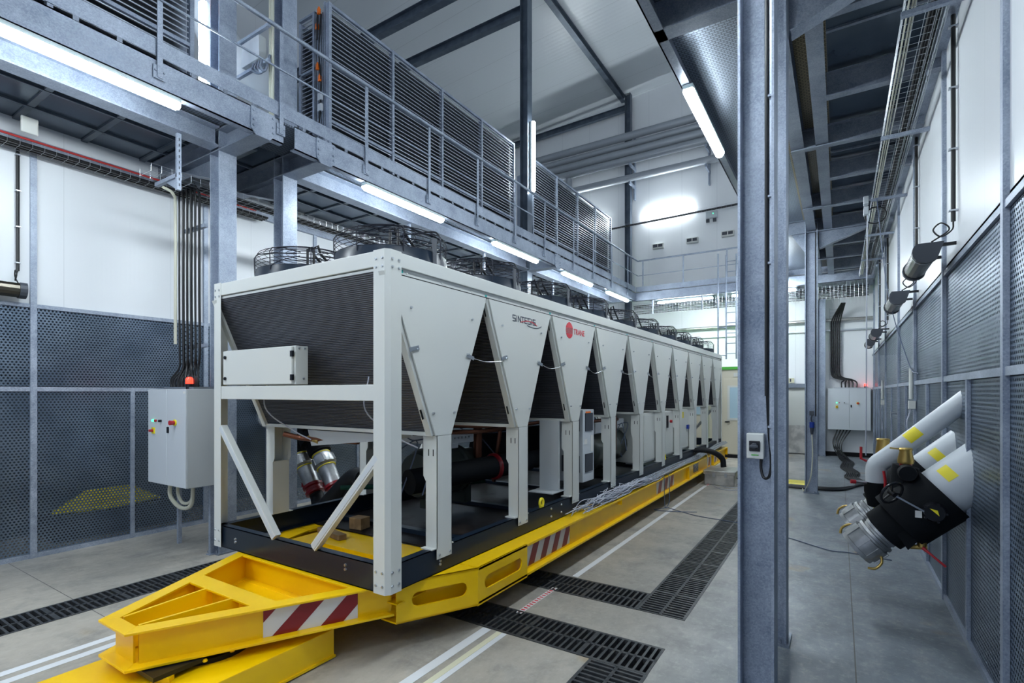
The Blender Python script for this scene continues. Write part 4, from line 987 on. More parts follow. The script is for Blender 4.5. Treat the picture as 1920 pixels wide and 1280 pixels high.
# cables along the machine's side
b=MB()
for k in range(46):
    x0=XE-.15+.16*random.random(); y=4.95+1.5*random.random(); L=1.0+2.2*random.random(); pts=[]
    for j in range(7): pts.append((min(XE-.01,x0+(random.random()-.5)*.13),y+L*j/6+(random.random()-.5)*.25,.50+.05*random.random()+(.05 if j in(2,3) else 0)))
    b.tube(spline(pts,6),.0045,4)
tag(b.build('cable_tangle','cablew'),'tangle of thin pale sensor cables on the trailer edge beside the middle of the machine','cables',None,'stuff')
b=MB()
for k in range(12):
    x0=XE-.14+.14*random.random(); y=5+1.2*random.random(); pts=[(min(XE-.01,x0+(random.random()-.5)*.12),y+.4*j+(random.random()-.5)*.2,.50+.05*random.random()) for j in range(8)]
    b.tube(spline(pts,6),.006,4)
tag(b.build('cable_tangle','cableb'),'dark blue grey leads mixed into the pale cable tangle on the trailer edge','cables',None,'stuff')
b=MB()
for k in range(7):
    b.tube(spline([(XE-.03-.02*k+.012*random.random(),7.3+.8*j+.0*random.random(),.52+.012*(k%3)+.02*random.random()+.025*max(0,j-4)*.6) for j in range(9)],6),.016,7)
tag(b.build('foil_cable_loom','foil'),'silvery foil wrapped cable looms lying along the trailer edge to its far end','cables',None,'stuff')
for i,(y,zend) in enumerate(((8.1,.0),(8.35,.0))):
    b=MB(); b.tube(spline([(XE-.02,y,.53),(XE+.015,y,.50),(XE+.02,y,.3),(XE+.03,y,.05),(XE+.06,y+.1,.012),(XE+.3,y-.05,.008),(-1.75,7.9,.008),(-1.3,7.8,.012),(-1.05,7.75,.008),(-.93,7.6,.008),(-.5,7.3,.008),(-.1,7.0,.008),(.1,7.02,.008),(.48,6.95,.008)] if i==0 else [(XE-.02,y,.53),(XE+.02,y,.5),(XE+.03,y,.3),(XE+.03,y-.1,.03),(XE-.1,y-.4,.01),(XE+.2,y-.35,.01),(XE+.5,y-.2,.01)]),.006,5)
    tag(b.build('sensor_cable','cableb'),'thin cable hanging from the trailer and crossing the aisle floor to the right' if i==0 else 'thin cable hanging from the trailer and looping on the floor beside it','cable')
for i,(y0) in enumerate((11.2,11.5)):
    b=MB(); b.tube(spline([(XE-.02,y0,.56),(XE+.02,y0,.52),(XE+.03,y0,.2),(XE+.1,y0-.2,.02),(XE+.5,y0-.9,.012),(-1.4,y0-.6,.012)]),.007,5); tag(b.build('sensor_cable','cablew'),'pale cable dropping from the trailer edge beside the aluminium case, %s one'%('left' if i==0 else 'right'),'cable')
b=MB(); b.tube(spline([(-2.62,10.9,.62),(-2.40,10.95,.66),(-2.15,11.0,.62),(-2.0,11.05,.5),(-1.97,11.05,.33)]),.055,12); tag(b.build('flexible_hose','black'),'thick black hose arching from the machine into the aluminium case','hose')
t=thing('aluminium_case','lidded aluminium transport case on the floor at the far end of the trailer','case',(-2.0,11.1,0))
MB().box(-2.28,-1.72,10.75,11.45,.005,.21).build('body','steel',t,bevel=.01); MB().box(-2.30,-1.70,10.73,11.47,.21,.29).build('lid','steel',t,bevel=.012)
b=MB(); 
for x in (-2.12,-1.9): b.box(x,x+.05,10.722,10.732,.17,.25)
b.build('latch','zinc',t); b=MB(); b.box(-1.715,-1.70,11.0,11.2,.12,.14); b.build('handle','blackm',t)
# ---------------- drain grates ----------------
def grate_mesh(w,L=.5):                          # slots across, two rows; along +x
    b=MB(); z0,z1=-.03,.004; a=.022
    for y in (-w/2,w/2-a,-a*.5): b.box(0,L,y,y+a,z0,z1)
    n=10; p=L/n
    for k in range(n+1):
        x=k*p-.009 if 0<k<n else (0 if k==0 else L-.018); b.box(x,x+.018,-w/2+a,w/2-a,z0,z1)
    return b
GP=[None]
def grate(x,y,rot,label,group,w=.405):
    if GP[0] is None:
        o=grate_mesh(w).build('drain_grate','castiron'); GP[0]=o
    else: o=GP[0].copy(); COL.objects.link(o)
    o.location=(x,y,0); o.rotation_euler=(0,0,rot); tag(o,label,'drain grate',group)
for i in range(5): grate(-1.05-.5*(i+1),3.485,0,'cast iron slotted grate in the near cross drain, %s from its right end'%ordn(i),'near cross drain grates')
for i in range(4): grate(-1.455-.5*(i+1),4.43,0,'cast iron slotted grate in the farther cross drain, %s from its right end'%ordn(i),'farther cross drain grates')
for i in range(18): grate(-1.25,4.23+.5*i,PI/2,'cast iron slotted grate in the long drain beside the right aisle, %s from the viewer'%ordn(i),'long right drain grates')
for i in range(2): grate(-1.25,2.28+.5*i,PI/2,'cast iron slotted grate in the short drain at the bottom edge, %s one'%('nearer' if i==0 else 'farther'),'short near drain grates')
for i in range(9): grate(-5.52,.05+.5*i,PI/2,'cast iron slotted grate in the left drain, %s from the viewer'%ordn(i),'left drain grates',.38)
# ---------------- floor tape ----------------
def tape(x0,x1,y0,y1,m,label,z=.0025): tag(MB().box(x0,x1,y0,y1,.0005,z).build('floor_tape',m),label,'tape')
tape(-4.63,-4.56,.2,3.4,'tape','outer white tape stripe on the floor left of the trailer tongue')
tape(-4.49,-4.42,.2,3.4,'tape','inner white tape stripe on the floor left of the trailer tongue')
tape(-2.345,-2.27,1.4,3.27,'tape','left white tape stripe on the floor before the near cross drain')
tape(-2.215,-2.17,1.4,3.27,'tapey','cream masking tape strip between the floor tapes before the near cross drain')
tape(-2.168,-2.125,1.4,3.27,'tape','right white tape stripe on the floor before the near cross drain')
tape(-2.25,-2.19,4.66,10.6,'tape','long white tape line on the floor beside the trailer')
t=thing('floor_tape','white tape with red print between the two cross drains','tape',(-2.24,3.95,0))
MB().box(-2.275,-2.225,3.64,4.3,.0006,.0026).build('backing','signwhite',t)
b=MB()
for k in range(14): b.box(-2.268,-2.232,3.66+.045*k,3.68+.045*k,.0026,.003)
b.build('red_print','logored',t)
t=thing('floor_tape','far white tape with red print at the end of the tape line','tape',(-2.2,11,0))
MB().box(-2.23,-2.18,10.6,12.2,.0006,.0026).build('backing','signwhite',t)
b=MB()
for k in range(16): b.box(-2.223,-2.187,10.63+.09*k,10.67+.09*k,.0026,.003)
b.build('red_print','logored',t)
# ---------------- control cabinets ----------------
def buttons(t,x,y,z,s=1.0):
    b=MB(); b.cyl((x-.30,y,z+.18),(x-.30,y-.02,z+.18),.014); b.build('green_lamp','led_g',t)
    b=MB(); b.cyl((x-.24,y,z+.18),(x-.24,y-.02,z+.18),.014); b.build('red_lamp','redp',t)
    b=MB(); b.cyl((x-.12,y,z+.18),(x-.12,y-.03,z+.18),.014); b.build('selector','blackm',t)
    b=MB(); b.box(x-.33,x-.27,y-.012,y,z+.03,z+.10); o=b.build('switch_plate','yellowp',t); b=MB(); b.cyl((x-.30,y-.01,z+.065),(x-.30,y-.05,z+.065),.018,.014); b.build('rotary_switch','redp',o)
    b=MB(); b.cyl((x+.2,y,z+.17),(x+.2,y-.012,z+.17),.035); o=b.build('stop_ring','yellowp',t); b=MB(); b.cyl((x+.2,y-.01,z+.17),(x+.2,y-.06,z+.17),.022,.026); b.build('stop_button','redp',o)
    b=MB(); b.box(x+.03,x+.06,y-.015,y,z+.05,z+.12); b.build('door_latch','blackm',t,bevel=.004)
def cabinet(x0,x1,y,z0,z1,d,label,bx):
    t=thing('control_cabinet',label,'cabinet',((x0+x1)/2,y+d/2,z0))
    MB().box(x0,x1,y+.02,y+d,z0,z1).build('body','cabside',t,bevel=.004)
    xm=x0+(x1-x0)*.51
    MB().box(x0+.002,xm-.002,y,y+.02,z0+.003,z1-.003).build('door','cab',t,bevel=.004); MB().box(xm+.002,x1-.002,y,y+.02,z0+.003,z1-.003).build('door','cab',t,bevel=.004)
    buttons(t,xm,y,(z0+z1)/2+.0)
    b=MB(); b.cyl((bx,y+.12,z1),(bx,y+.12,z1+.06),.035); o=b.build('beacon_base','blackm',t); b=MB(); b.lathe((bx,y+.12,z1+.06),(0,0,1),[(0,.038),(.05,.038),(.07,.025),(.075,.005)],18); b.build('beacon_lens','led_r',o)
    b=MB(); b.box(x0+.15,x1-.04,y+.1,y+d-.02,z1,z1+.025); b.build('gland_plate','zinc',t)
    return t
t=cabinet(-6.82,-5.95,2.80,.79,1.87,.33,'grey two door control cabinet with red beacon at the left behind the white machine',-6.12)
b=MB(); b.box(-6.80,-6.76,3.10,3.14,0,.79); b.box(-6.03,-5.99,3.08,3.12,0,.79); b.box(-6.05,-5.97,3.06,3.14,0,.01); b.build('leg','galv',t)
b=MB(); b.tube(spline([(-6.62,2.95,.80),(-6.62,2.95,.62),(-6.45,2.98,.5),(-6.25,3.0,.55),(-6.2,3.0,.8)]),.022,8); b.tube(spline([(-6.55,3.0,.80),(-6.55,3.0,.64),(-6.42,3.0,.55),(-6.28,3.02,.6),(-6.25,3.02,.8)]),.018,8); b.build('cable_loop','cablec',t)
b=MB(); b.box(-6.0,-5.96,2.797,2.80,1.82,1.845); b.build('maker_tag','paper',t)
t=cabinet(-.285,.735,17.38,.775,1.955,.3,'distant grey two door control cabinet with red beacon in the far right corner',.62)
b=MB()
for k in range(12):
    x=-6.52+.03*k; y=3.0+.03*(k%3); xb=-6.62+.055*k
    b.tube(spline([(x-.1,3.05,4.24),(x,y,4.1),(x,y,3.9),(x,y,3.0),(x+.01,y,2.3),(x+.02*math.sin(k),y,2.12),(xb,2.96,1.99),(xb,2.96,1.88)],8),.011+.003*(k%2),7)
tag(b.build('cable_bundle','cable'),'thick bundle of black cables dropping to the left control cabinet','cables',None,'stuff')
b=MB()
for k in range(2): b.tube(spline([(-6.7+.02*k,2.9,4.24),(-6.6+.02*k,2.97,4.15),(-6.58+.02*k,2.98,3.9),(-6.58+.02*k,2.98,2.4)]),.012,6)
tag(b.build('pale_cable','cablec'),'pale cables running down beside the black cable bundle','cables',None,'stuff')
b=MB(); b.box(-6.55,-6.1,3.07,3.11,3.72,3.76); b.box(-6.55,-6.1,3.07,3.11,2.35,2.39); tag(b.build('cable_bracket','galv'),'small galvanised brackets holding the black cable bundle','bracket')
# far cable drop
b=MB()
for k in range(5):
    x=-.20+.05*k
    b.tube(spline([(.05+.02*k,17.2,4.35),(x+.03,17.5,3.95),(x,17.58,3.7),(x,17.6,3.0),(x,17.6,2.45),(x+.06,17.58,2.28),(x+.3,17.56,2.2),(.05+.09*k,17.55,2.12),(.05+.09*k,17.5,1.97)],8),.02,7)
tag(b.build('cable_drop','cable'),'black cables dropping down the far wall to the distant grey cabinet','cables',None,'stuff')
b=MB(); wiretray(b,(-.28,17.64,2.4),(-.28,17.64,2.4001),.1,.1) if False else None
for x in (-.24,.06): b.tube([(x,17.66,2.2),(x,17.66,4.3)],.006,5)
z=2.25
while z<4.3: b.tube([(-.24,17.66,z),(.06,17.66,z)],.004,4); z+=.1
tag(b.build('cable_ladder','zinc'),'vertical wire cable ladder on the far wall above the distant cabinet','cable tray')
b=MB()
for k in range(8):
    o=(k-3.5)*.034; pts=[(-.05+.08*(k%5),17.5,.78),(-.15+.05*(k%5),17.35,.35),(.0+.03*k,16.8,.03),(.19+o,16.0,.022),(.14+o,14.9,.022),(.26+o,14.0,.022),(.22+o,13.2,.022),(.36+o*.8,12.5,.022),(.25+o*.3,11.95-abs(o)*.1+o*1.0,.022),(-.05,11.45+o*1.2,.022),(-.5,11.35+o*1.3,.022),(-1.4,11.4+o*1.3,.022)]
    b.tube(spline(pts,8),.0135,7)
tag(b.build('floor_cables','cable'),'wavy bundle of thick black cables snaking over the floor of the right aisle','cables',None,'stuff')
t=thing('cable_ramp','yellow and black cable protector on the floor left of the slender column','cable ramp',(-.75,11.7,0))
MB().prism([(11.5,.0),(11.6,.05),(12.0,.05),(12.1,0)],'x',-1.4,-.56).build('body','yellowp',t); b=MB(); b.box(-1.4,-.58,11.44,11.5,.0,.03); b.build('edge','anth',t)
# plug on column C
t=thing('power_plug','blue plug on a hanging cable at the slender column in the right aisle','plug',(-.42,10.76,1.2))
MB().box(-.46,-.39,10.74,10.80,1.42,1.5).build('socket','anth',t,bevel=.004); b=MB(); b.cyl((-.42,10.75,1.3),(-.42,10.75,1.2),.04); b.build('plug_body','blue',t); b=MB(); b.cyl((-.42,10.75,1.2),(-.42,10.75,1.08),.035,.02); b.tube(spline([(-.42,10.75,1.42),(-.43,10.74,1.36),(-.42,10.75,1.3)]),.012,6); b.build('plug_collar','anth',t)
b=MB(); b.tube(spline([(-.42,10.75,1.08),(-.41,10.73,.7),(-.44,10.72,.3),(-.55,10.9,.02),(-.6,11.3,.02)]),.012,6); b.build('lead','cablec',t)
b=MB(); b.tube([(-.355,10.85,1.4),(-.355,10.85,4.9)],.02,6); tag(b.build('power_cable','cable'),'black cable strapped down the slender column in the right aisle','cable')
# ---------------- right wall pipe couplings ----------------
D=Vector((-.731,0,-.682))
def coupling_pipe(y,zw,s2,label,nearest):
    W0=Vector((.798,y,zw)); t=thing('insulated_pipe_coupling',label,'pipe coupling',tuple(W0),'large pipe couplings on the right wall')
    b=MB(); b.lathe(W0-D*.16,D,[(0,.185),(.16+.20,.185)],36); b.build('wall_pipe','pipegrey',t)
    b=MB()
    b.lathe(W0+D*.195,D,[(0,.19),(.0,.225),(.36,.225),(.365,.17),(.375,.165),(.50,.165),(.505,.12)],36)
    if nearest: b.prism([(W0.x+D.x*.2-.04,W0.z+D.z*.2-.20),(W0.x+D.x*.5,W0.z+D.z*.5-.22),(W0.x+D.x*.52-.05,W0.z+D.z*.52-.10),(W0.x+D.x*.2,W0.z+D.z*.2)],'y',y-.16,y+.16)
    b.build('insulated_valve','insul',t)
    b=MB(); s=.56 if nearest else .56; L=s2
    b.lathe(W0+D*s,D,[(0,.118),(.14+L,.118),(.145+L,.13),(.165+L,.13),(.17+L,.122),(.185+L,.122),(.19+L,.142),(.21+L,.146),(.215+L,.135),(.23+L,.135),(.235+L,.152),(.34+L,.152),(.345+L,.138),(.375+L,.138),(.38+L,.10),(.37+L,.09)],36)
    a=Vector((0,1,0)); c=D.cross(a)
    for k in range(8):
        q=k*PI/4+.3; r=a*math.cos(q)+c*math.sin(q); b.obox(W0+D*(s+.23+L)+r*.152,W0+D*(s+.34+L)+r*.152,.04,.012,up=tuple(r))
    b.build('cast_coupling','alu',t)
    b=MB(); b.lathe(W0+D*(s+.10+L),D,[(0,.119),(.002,.125),(.014,.125),(.016,.119)],36); b.build('yellow_band','yellowp',t)
    for q in (2.2,-.9):
        b=MB(); r=a*math.cos(q)+c*math.sin(q); p=W0+D*(s+.27+L)+r*.15; b.tube(spline([p,p+r*.04+D*.03,p+r*.05+D*.09,p+r*.02+D*.13]),.010,8)
        b.build('cam_lever','brass',t)
    # printed yellow label wrapped on the pipe
    b=MB(); n=8
    pts=[]
    for i in range(n+1):
        q=PI*1.12+.65*i/n; r=a*math.cos(q)+c*math.sin(q); pts.append(r)
    vs=[];fs=[]
    for sdist in ((.04,.115) if nearest else (.02,.09)):
        for r in pts: vs.append(W0+D*sdist+r*.1875)
    m_=n+1
    for i in range(n): fs.append((i,i+1,m_+i+1,m_+i))
    b.add(vs,fs); b.build('yellow_label','yellowp',t)
    return t,W0
t,W0=coupling_pipe(5.0,1.214,.0,'big grey pipe with black valve and silver coupling on the right wall, nearer one',True)
# handwheel, gear box, red lever, small label on the valve
P0=W0+D*.40+Vector((-.02,-.235,.05))
b=MB(); b.obox(P0+Vector((.05,-.02,-.03)),P0+Vector((-.14,-.04,.08)),.012,.012); b.build('valve_stem','zinc',t)
hc=P0+Vector((-.16,-.05,.10)); ax=Vector((.55,-.6,-.35)).normalized(); u=ax.orthogonal().normalized(); v=ax.cross(u)
b=MB(); b.tube([hc+u*.085*math.cos(k*PI/12)+v*.085*math.sin(k*PI/12) for k in range(24)],.010,8,closed=True)
for k in range(3): r=u*math.cos(k*2*PI/3)+v*math.sin(k*2*PI/3); b.tube([hc,hc+r*.085],.007,6)
b.cyl(hc-ax*.02,hc+ax*.03,.02); b.build('handwheel','blackm',t)
gp=W0+D*.33+Vector((0,-.235,-.02)); b=MB(); b.lathe(gp+Vector((.02,-.03,0)),(0,1,0),[(0,.06),(.05,.075)],20); 
for k in range(5): b.bolt(gp+Vector((.02+.065*math.cos(k*1.25),-.03,.065*math.sin(k*1.25))),(0,-1,0),.010,.02)
b.build('valve_gearbox','blackm',t)
b=MB(); b.prism([(gp.x-.01,gp.z+.03),(gp.x+.035,gp.z+.02),(gp.x+.045,gp.z-.02)],'y',gp.y-.036,gp.y-.032); b.build('yellow_arrow','yellowp',t)
b=MB(); b.box(gp.x-.09,gp.x-.05,gp.y-.005,gp.y-.0,gp.z-.05,gp.z-.0); b.build('paper_label','paper',t)
lv=W0+D*.42+Vector((.03,-.1,-.25)); b=MB(); b.cyl(lv+Vector((0,0,.06)),lv,.03,.03,10); b.tube([lv+Vector((.03,0,0)),lv+Vector((-.07,0,-.01))],.018,8); b.build('drain_valve','brass',t); b=MB(); b.tube([lv+Vector((.0,-.03,.0)),lv+Vector((.05,-.05,-.04)),lv+Vector((.13,-.06,-.11))],[.014,.008,.009],8); b.build('red_lever','redp',t)
# upright black vent stub with round cap
b=MB(); q=W0+D*.50+Vector((0,0,.05)); b.tube(spline([q,q+Vector((-.02,0,.12)),q+Vector((-.01,0,.27)),q+Vector((.0,0,.34))]),[.12,.11]+[.09]*23 if False else .085,16); b.lathe(q+Vector((.0,-.16,.30)),(0,1,0),[(0,.055),(.02,.06),(.16,.06)],20); b.build('insulated_stub','insul',t)
b=MB(); b.lathe(q+Vector((.0,0,.36)),(0,0,1),[(0,.05),(.02,.055),(.09,.04),(.11,.045),(.12,.04)],16); b.obox(q+Vector((-.02,0,.47)),q+Vector((-.10,0,.475)),.02,.012); b.build('brass_vent','brass',t)
b=MB(); b.lathe(q+Vector((.0,0,.34)),(0,0,1),[(0,.04),(.03,.04)],14); b.build('red_ring','redp',t)
t2,W1=coupling_pipe(5.62,1.27,.03,'big grey pipe with black valve and silver coupling on the right wall, farther one',False)
# slimmer pipe with elbow
t=thing('lagged_pipe','slim grey pipe slanting out of the right wall with an elbow and red valve levers','pipe',(.798,5.3,1.75))
A0=Vector((.86,5.3,1.80)); E0=Vector((.315,5.3,1.27))
b=MB(); dd=(E0-A0).normalized(); path=[A0,A0+(E0-A0)*.5,E0-dd*.04,E0+Vector((-.035,0,-.03)),E0+Vector((-.055,0,-.08)),E0+Vector((-.055,0,-.2))]; b.tube(spline(path,5),.075,24); b.build('pipe','pipegrey',t)
b=MB(); z=E0.z; b.lathe((E0.x-.055,5.3,z-.19),(0,0,-1),[(0,.085),(.08,.085),(.2,.06),(.21,.04)],20); b.build('insulated_valve','insul',t)
b=MB(); b.tube([(E0.x-.10,5.27,z-.20),(E0.x-.20,5.22,z-.19)],.014,8); b.tube([(E0.x-.0,5.22,z-.21),(E0.x+.08,5.17,z-.21)],.014,8); b.build('valve_stub','zinc',t)
b=MB(); b.tube([(E0.x-.20,5.22,z-.19),(E0.x-.235,5.21,z-.188)],.017,8); b.tube([(E0.x+.0,5.18,z-.215),(E0.x-.0,5.18,z-.16),(E0.x-.01,5.18,z-.08)],.01,8); b.tube([(E0.x-.12,5.3,z-.02),(E0.x-.16,5.3,z),(E0.x-.16,5.3,z+.10)],.01,8); b.build('red_lever','redp',t)
b=MB(); b.lathe((E0.x+.0,5.42,z+.02),(0,0,1),[(0,.05),(.03,.055),(.12,.045),(.14,.05),(.15,.045)],16); b.build('brass_vent','brass',t)
cc=A0+dd*.42; a=Vector((0,1,0)); c=dd.cross(a); vs=[];fs=[]
for sd in (0,.11):
    for i in range(9): q=PI*.95+1.3*i/8; r=a*math.cos(q)+c*math.sin(q); vs.append(cc+dd*sd+r*.0772)
for i in range(8): fs.append((i,i+1,10+i,9+i))
MB().add(vs,fs).build('yellow_label','yellowp',t)
# sensor tubes on right wall
for i,(y,z0) in enumerate(((8.0,1.75),(13.0,1.7))):
    t=thing('sensor_probe','white sensor tube with small box hanging on the right wall, %s one'%('nearer' if i==0 else 'farther'),'sensor',(.74,y,z0))
    b=MB(); b.cyl((.745,y,z0),(.745,y,z0+.38),.022,.022,12); b.build('tube','white',t); b=MB(); b.box(.72,.79,y-.03,y+.05,z0-.12,z0-.02); b.build('sensor_box','white',t,bevel=.004)
    b=MB(); b.tube(spline([(.745,y,z0-.12),(.70,y-.05,z0-.3),(.74,y-.02,z0-.5),(.74,y-.1,z0-.62)]),.008,6); b.build('lead','cablew',t)
t=thing('wall_tap','small tap with lever on the right wall beside the sensor tubes','tap',(.76,10.3,1.45)); b=MB(); b.cyl((.795,10.3,1.5),(.70,10.3,1.5),.015,.015,8); b.cyl((.70,10.3,1.53),(.70,10.3,1.42),.014,.014,8); b.build('body','zinc',t)
# ---------------- left wall couplings behind the machine ----------------
for i,(x,y,z,lb) in enumerate(((-6.3,4.77,.97,'silver pipe coupling with red clamp behind the white machine, right one'),(-6.72,4.73,.93,'silver pipe coupling with red clamp behind the white machine, left one'))):
    t=thing('pipe_coupling',lb,'pipe coupling',(x,y,z),'pipe couplings behind the machine')
    d=Vector((.60,-.03,-.80)).normalized(); P=Vector((x,y,z)); g=1.22
    lt=lambda b,p,pr: b.lathe(p,d,[(a*g,r*g) for a,r in pr],26)
    b=MB(); lt(b,P-d*.42,[(0,.15),(.05,.175),(.2,.175),(.21,.13),(.35,.13),(.36,.1)]); b.box(P.x-.35,P.x+.12,P.y-.17,P.y+.17,P.z+.22,P.z+.48); b.cyl((XL-.1,P.y,P.z+.9),(P.x-.1,P.y,P.z+.35),.2,.2,24); b.build('insulated_valve','insul',t)
    b=MB(); lt(b,P,[(0,.10),(.06,.10),(.07,.125),(.10,.13),(.17,.13),(.18,.11),(.2,.10),(.30,.098),(.46,.085)])
    for k in range(6): q=k*PI/3; r=Vector((0,1,0))*math.cos(q)+d.cross(Vector((0,1,0)))*math.sin(q); b.obox(P+d*.1+r*.16,P+d*.2+r*.165,.03,.015,up=tuple(r))
    b.build('cast_coupling','alu',t)
    b=MB(); lt(b,P+d*.03,[(0,.101),(.001,.106),(.012,.106),(.013,.101)]); lt(b,P+d*.24,[(0,.103),(.001,.112),(.010,.112),(.011,.103)]); b.build('yellow_band','yellowp',t)
    E=P+d*.52
    b=MB(); lt(b,E,[(0,.085),(.01,.115),(.04,.115),(.05,.095),(.08,.095),(.09,.11),(.12,.11),(.13,.085)]); b.box(E.x-.18,E.x-.11,P.y-.06,P.y-.0,E.z-.05,E.z+.01); b.build('red_clamp','red',t)
    E=E+d*.14
    b=MB(); b.tube(spline([E,E+d*.08,E+Vector((.25,-.12,-.16)),E+Vector((.6,-.3,-.05)),(-5.0,y-.5,.80),(-4.75,y-.55,.82)]),.095,16); b.build('rubber_hose','black',t)
b=MB(); b.cyl((XL-.05,4.75,1.45),(-7.1,4.68,1.35),.15,.15,20); b.lathe((-7.1,4.68,1.35),(1,-.1,-.3),[(0,.16),(.05,.13),(.08,.05)],20); tag(b.build('pipe_stub','pipegrey'),'light grey pipe stub on the left wall seen through the machine','pipe')
tag(MB().box(-8.7,-8.0,2.3,3.8,.0,.30).build('low_bench','anth',bevel=.01),'dark low bench behind the left perforated sheets','bench')
b=MB()
for k in range(20):
    a=random.random()*6; q=1-.03*k; b.tube([(-8.3+.24*q*math.cos(a+j*.5)*(1-.2*random.random()),2.95+.6*q*math.sin(a+j*.5),.32+.011*k+.02*random.random()) for j in range(14)],.014,5)
tag(b.build('yellow_hose_coil','yellowp'),'coil of yellow hose lying behind the left perforated sheets','hose',None,'stuff')
# ---------------- far wall ----------------
for i,(z,r) in enumerate(((10.69,.13),(10.40,.10),(10.14,.13),(9.86,.13))):
    b=MB(); b.cyl((-9.8,17.18,z),(.7,17.18,z),r,r,20); tag(b.build('lagged_pipe','pipegalv'),'grey lagged pipe high along the far wall, %s from the top'%ordn(i),'pipe','pipes high on the far wall')
b=MB(); b.cyl((-8.2,17.18,9.23),(.7,17.18,9.23),.12,.12,20); b.tube(arc((-8.2,17.18,9.46),.23,-PI/2,-PI,6)+[(-8.43,17.18,9.7)],.12,16); tag(b.build('lagged_pipe','pipegalv'),'single grey lagged pipe on brackets below the four high pipes','pipe')
for i,x in enumerate((-6.1,-3.6,-1.2)):
    b=MB(); b.box(x,x+.05,17.05,YF,8.98,9.08); b.box(x,x+.05,17.05,YF,9.62,9.72); b.box(x,x+.04,17.55,YF,8.6,10.9); tag(b.build('pipe_bracket','galv'),'galvanised pipe bracket high on the far wall, %s from the left'%ordn(i),'bracket','brackets of the high pipes')
lamp((-4.95,17.64,7.98),(-PI/2,PI/2,0),'glaring lit tube lamp on the far wall above the walkway'); 
lamp((-1.75,15.45,4.55),(0,0,PI/2),'added tube lamp under the cross walkway hidden behind the foreground column')  # lamp added out of sight to brighten the far wall
lamp((-3.83,15.45,4.55),(0,0,PI/2),'lit tube lamp under the cross walkway in front of the far wall')
lamp((-8.0,17.64,7.98),(-PI/2,PI/2,0),'lit tube lamp on the far wall hidden behind the metal louvres')
t=thing('wire_cable_tray','thin cable tray with dark cables across the far wall below the glaring lamp','cable tray',(-3,17.3,7.8))
b=MB(); wiretray(b,(-6.9,17.35,7.62),(.6,17.35,7.75),.2,.08,.15); b.build('mesh_basket','zinc',t)
b=MB(); 
for k in range(3): b.tube([(-6.9,17.3+.04*k,7.64),(.6,17.3+.04*k,7.77)],.018,6)
b.build('cables','cable',t)
t=thing('emergency_light','small emergency twin spotlight under the cable tray on the far wall','emergency light',(-3.5,17.6,7.5))
MB().box(-3.68,-3.33,17.55,17.68,7.5,7.72).build('case','cab',t,bevel=.01); b=MB(); b.box(-3.66,-3.56,17.5,17.58,7.36,7.46); b.box(-3.45,-3.35,17.5,17.58,7.36,7.46); b.build('spotlights','anth',t); b=MB(); b.cyl((-3.45,17.55,7.63),(-3.45,17.54,7.63),.015); b.build('indicator','led_g',t)
for i,(x,z) in enumerate(((-5.26,6.86),(-4.12,6.88),(-3.02,6.92))):
    t=thing('wall_vent','small white louvred vent box on the far wall, %s'%(('left one','middle one','right one')[i]),'vent',(x,17.6,z),'vent boxes on the far wall')
    MB().box(x-.19,x+.19,17.58,17.7,z-.09,z+.09).build('case','white',t,bevel=.015); b=MB(); b.box(x-.16,x-.01,17.572,17.58,z-.04,z+.06); b.box(x+.02,x+.16,17.572,17.58,z-.04,z+.06); b.build('slots','anth',t)
# big mesh basket under the cross walkway with cables
t=thing('wire_cable_tray','deep wire mesh cable tray hanging under the cross walkway','cable tray',(-2.3,15.25,4.2))
b=MB()
for k in range(8): b.tube([(-5.3,15.22,4.2+.045*k),(.62,15.22,4.2+.045*k)],.004,4)
x=-5.3
while x<.62: b.tube([(x,15.35,4.2),(x,15.22,4.2),(x,15.22,4.51)],.004,4); x+=.085
b.build('mesh','zinc',t)
b=MB()
for k in range(7): b.tube([(-5.3,15.27+.02*(k%3),4.22+.04*k),(.6,15.27+.02*(k%3),4.22+.04*k)],.012,6)
tag(b.build('cables','cable',t),None,None,None,'stuff')
for x in (-4.7,-3.3,-1.9,-.5): MB().box(x,x+.04,15.16,15.2,4.18,4.58).build('hanger','galv',t)
# fixed ladder with cage rails
t=thing('fixed_ladder','galvanised fixed ladder on the far side of the cross walkway above the cabin','ladder',(-2.55,15.05,3))
b=MB()
for x in (-2.62,-2.36): b.tube([(x,15.06,2.75),(x,15.06,5.6)],.022,8)
b.box(-2.63,-2.35,15.06,15.101,4.62,4.72); z=2.9
while z<5.6: b.tube([(-2.62,15.06,z),(-2.36,15.06,z)],.012,6); z+=.28
b.build('rails_and_rungs','galv',t)
b=MB(); b.tube([(-2.78,14.8,5.6),(-2.78,14.8,2.85),(-2.62,15.05,2.85)],.02,6); b.tube([(-2.62,15.06,3.6),(-2.78,14.8,3.6),(-2.30,14.7,3.6)],.014,6); b.build('safety_hoop','galv',t)
# horizontal pipe and channel on far wall
b=MB(); b.cyl((-5.5,17.55,3.93),(XR-.01,17.55,3.93),.045,.045,14); tag(b.build('wall_pipe','steel'),'polished pipe running across the far wall above the doors','pipe')
b=MB(); b.box(-5.5,XR-.02,17.62,17.7,3.62,3.66); tag(b.build('wall_channel','zinc'),'thin metal strip running across the far wall below the pipe','channel')
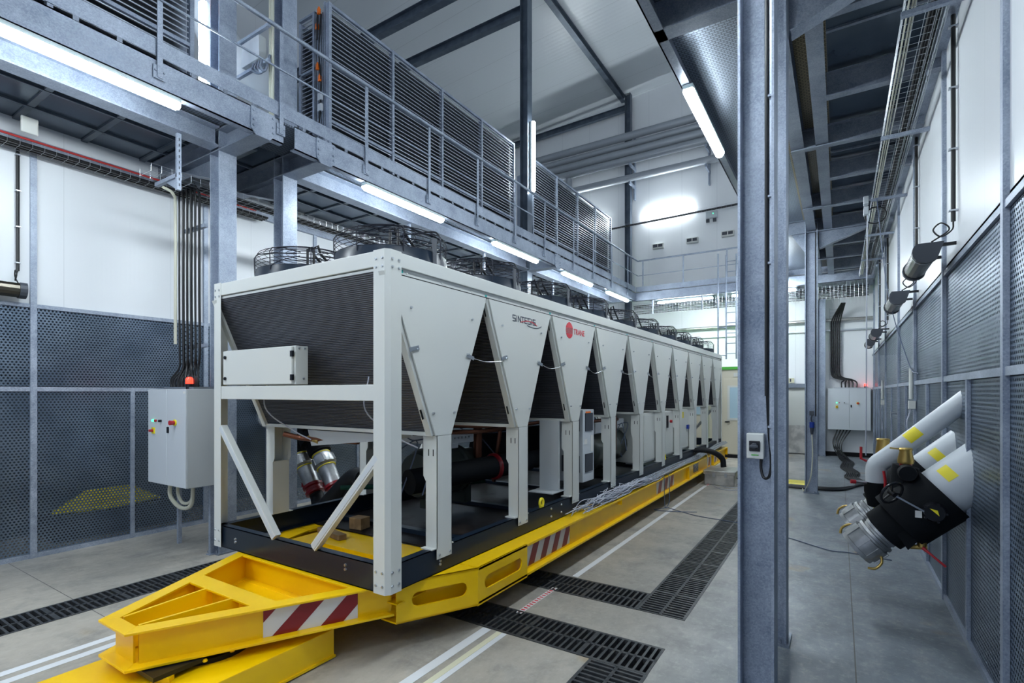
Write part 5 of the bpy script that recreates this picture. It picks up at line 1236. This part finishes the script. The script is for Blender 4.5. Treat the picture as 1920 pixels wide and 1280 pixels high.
# far sliding door, sign, skirting
t=struct(thing('door_1','white sliding door with steel lower part seen between the right columns','door',(-1.2,17.6,0))); 
MB().box(-1.9,-.6,17.58,17.66,.86,2.02).build('door_leaf','white',t); MB().box(-1.9,-.6,17.57,17.66,.03,.86).build('kick_plate','steel',t); b=MB(); b.box(-1.95,-.55,17.5,17.66,1.98,2.1); b.build('door_track','galvd',t)
b=MB(); b.box(-.72,-.64,17.54,17.58,.98,1.12); b.build('door_handle','green',t)
t=thing('exit_sign','small yellow sign with dark running figure on the far wall','sign',(-1.27,17.65,2.2)); MB().box(-1.38,-1.15,17.66,17.69,2.13,2.27).build('plate','tapey',t); b=MB(); b.box(-1.36,-1.30,17.65,17.66,2.15,2.25); b.box(-1.27,-1.23,17.65,17.66,2.16,2.25); b.build('pictogram','anth',t)
struct(MB().box(-.56,XR,17.66,17.7,0,.12).build('baseboard_far','black'))
# cabin
t=thing('cabin','cream measuring cabin with green trim and a half glazed door at the far end','cabin',(-3.2,15.5,0))
MB().box(-5.1,-1.75,15.52,16.9,.02,2.48).build('cabin_shell','cream',t)
MB().box(-5.15,-1.7,15.48,16.95,2.48,2.56).build('roof_trim','green',t)
for x in (-3.28,-5.12): MB().box(x,x+.10,15.495,15.52,.1,2.48).build('corner_trim','green',t)
b=MB(); b.box(-2.75,-1.85,15.50,15.52,.12,2.22); o=b.build('cabin_door','cream',t,bevel=.006); MB().box(-2.60,-1.95,15.492,15.50,1.12,1.98).build('door_glass','glass',o); b=MB(); b.box(-2.66,-2.60,15.49,15.5,1.08,2.02); b.box(-2.66,-1.9,15.488,15.5,1.06,1.12); b.box(-2.66,-1.9,15.488,15.5,1.98,2.03); b.build('glass_frame','white',o)
b=MB(); b.box(-2.72,-2.60,15.45,15.49,1.0,1.03); b.build('door_handle','blackm',o); MB().box(-2.4,-2.2,15.488,15.492,1.5,1.75).build('notice','paper',o)
MB().box(-5.0,-3.4,15.5,15.52,1.2,2.1).build('cabin_window','glass',t); MB().box(-5.1,-1.75,15.515,15.53,.0,.1).build('plinth','black',t)
b=MB(); b.box(-2.5,-2.1,15.50,15.515,2.28,2.38); b.build('air_grille','white',t)
bpy.data.objects.remove(LP) if not LP.get('label') or LP['label']=='x' else None
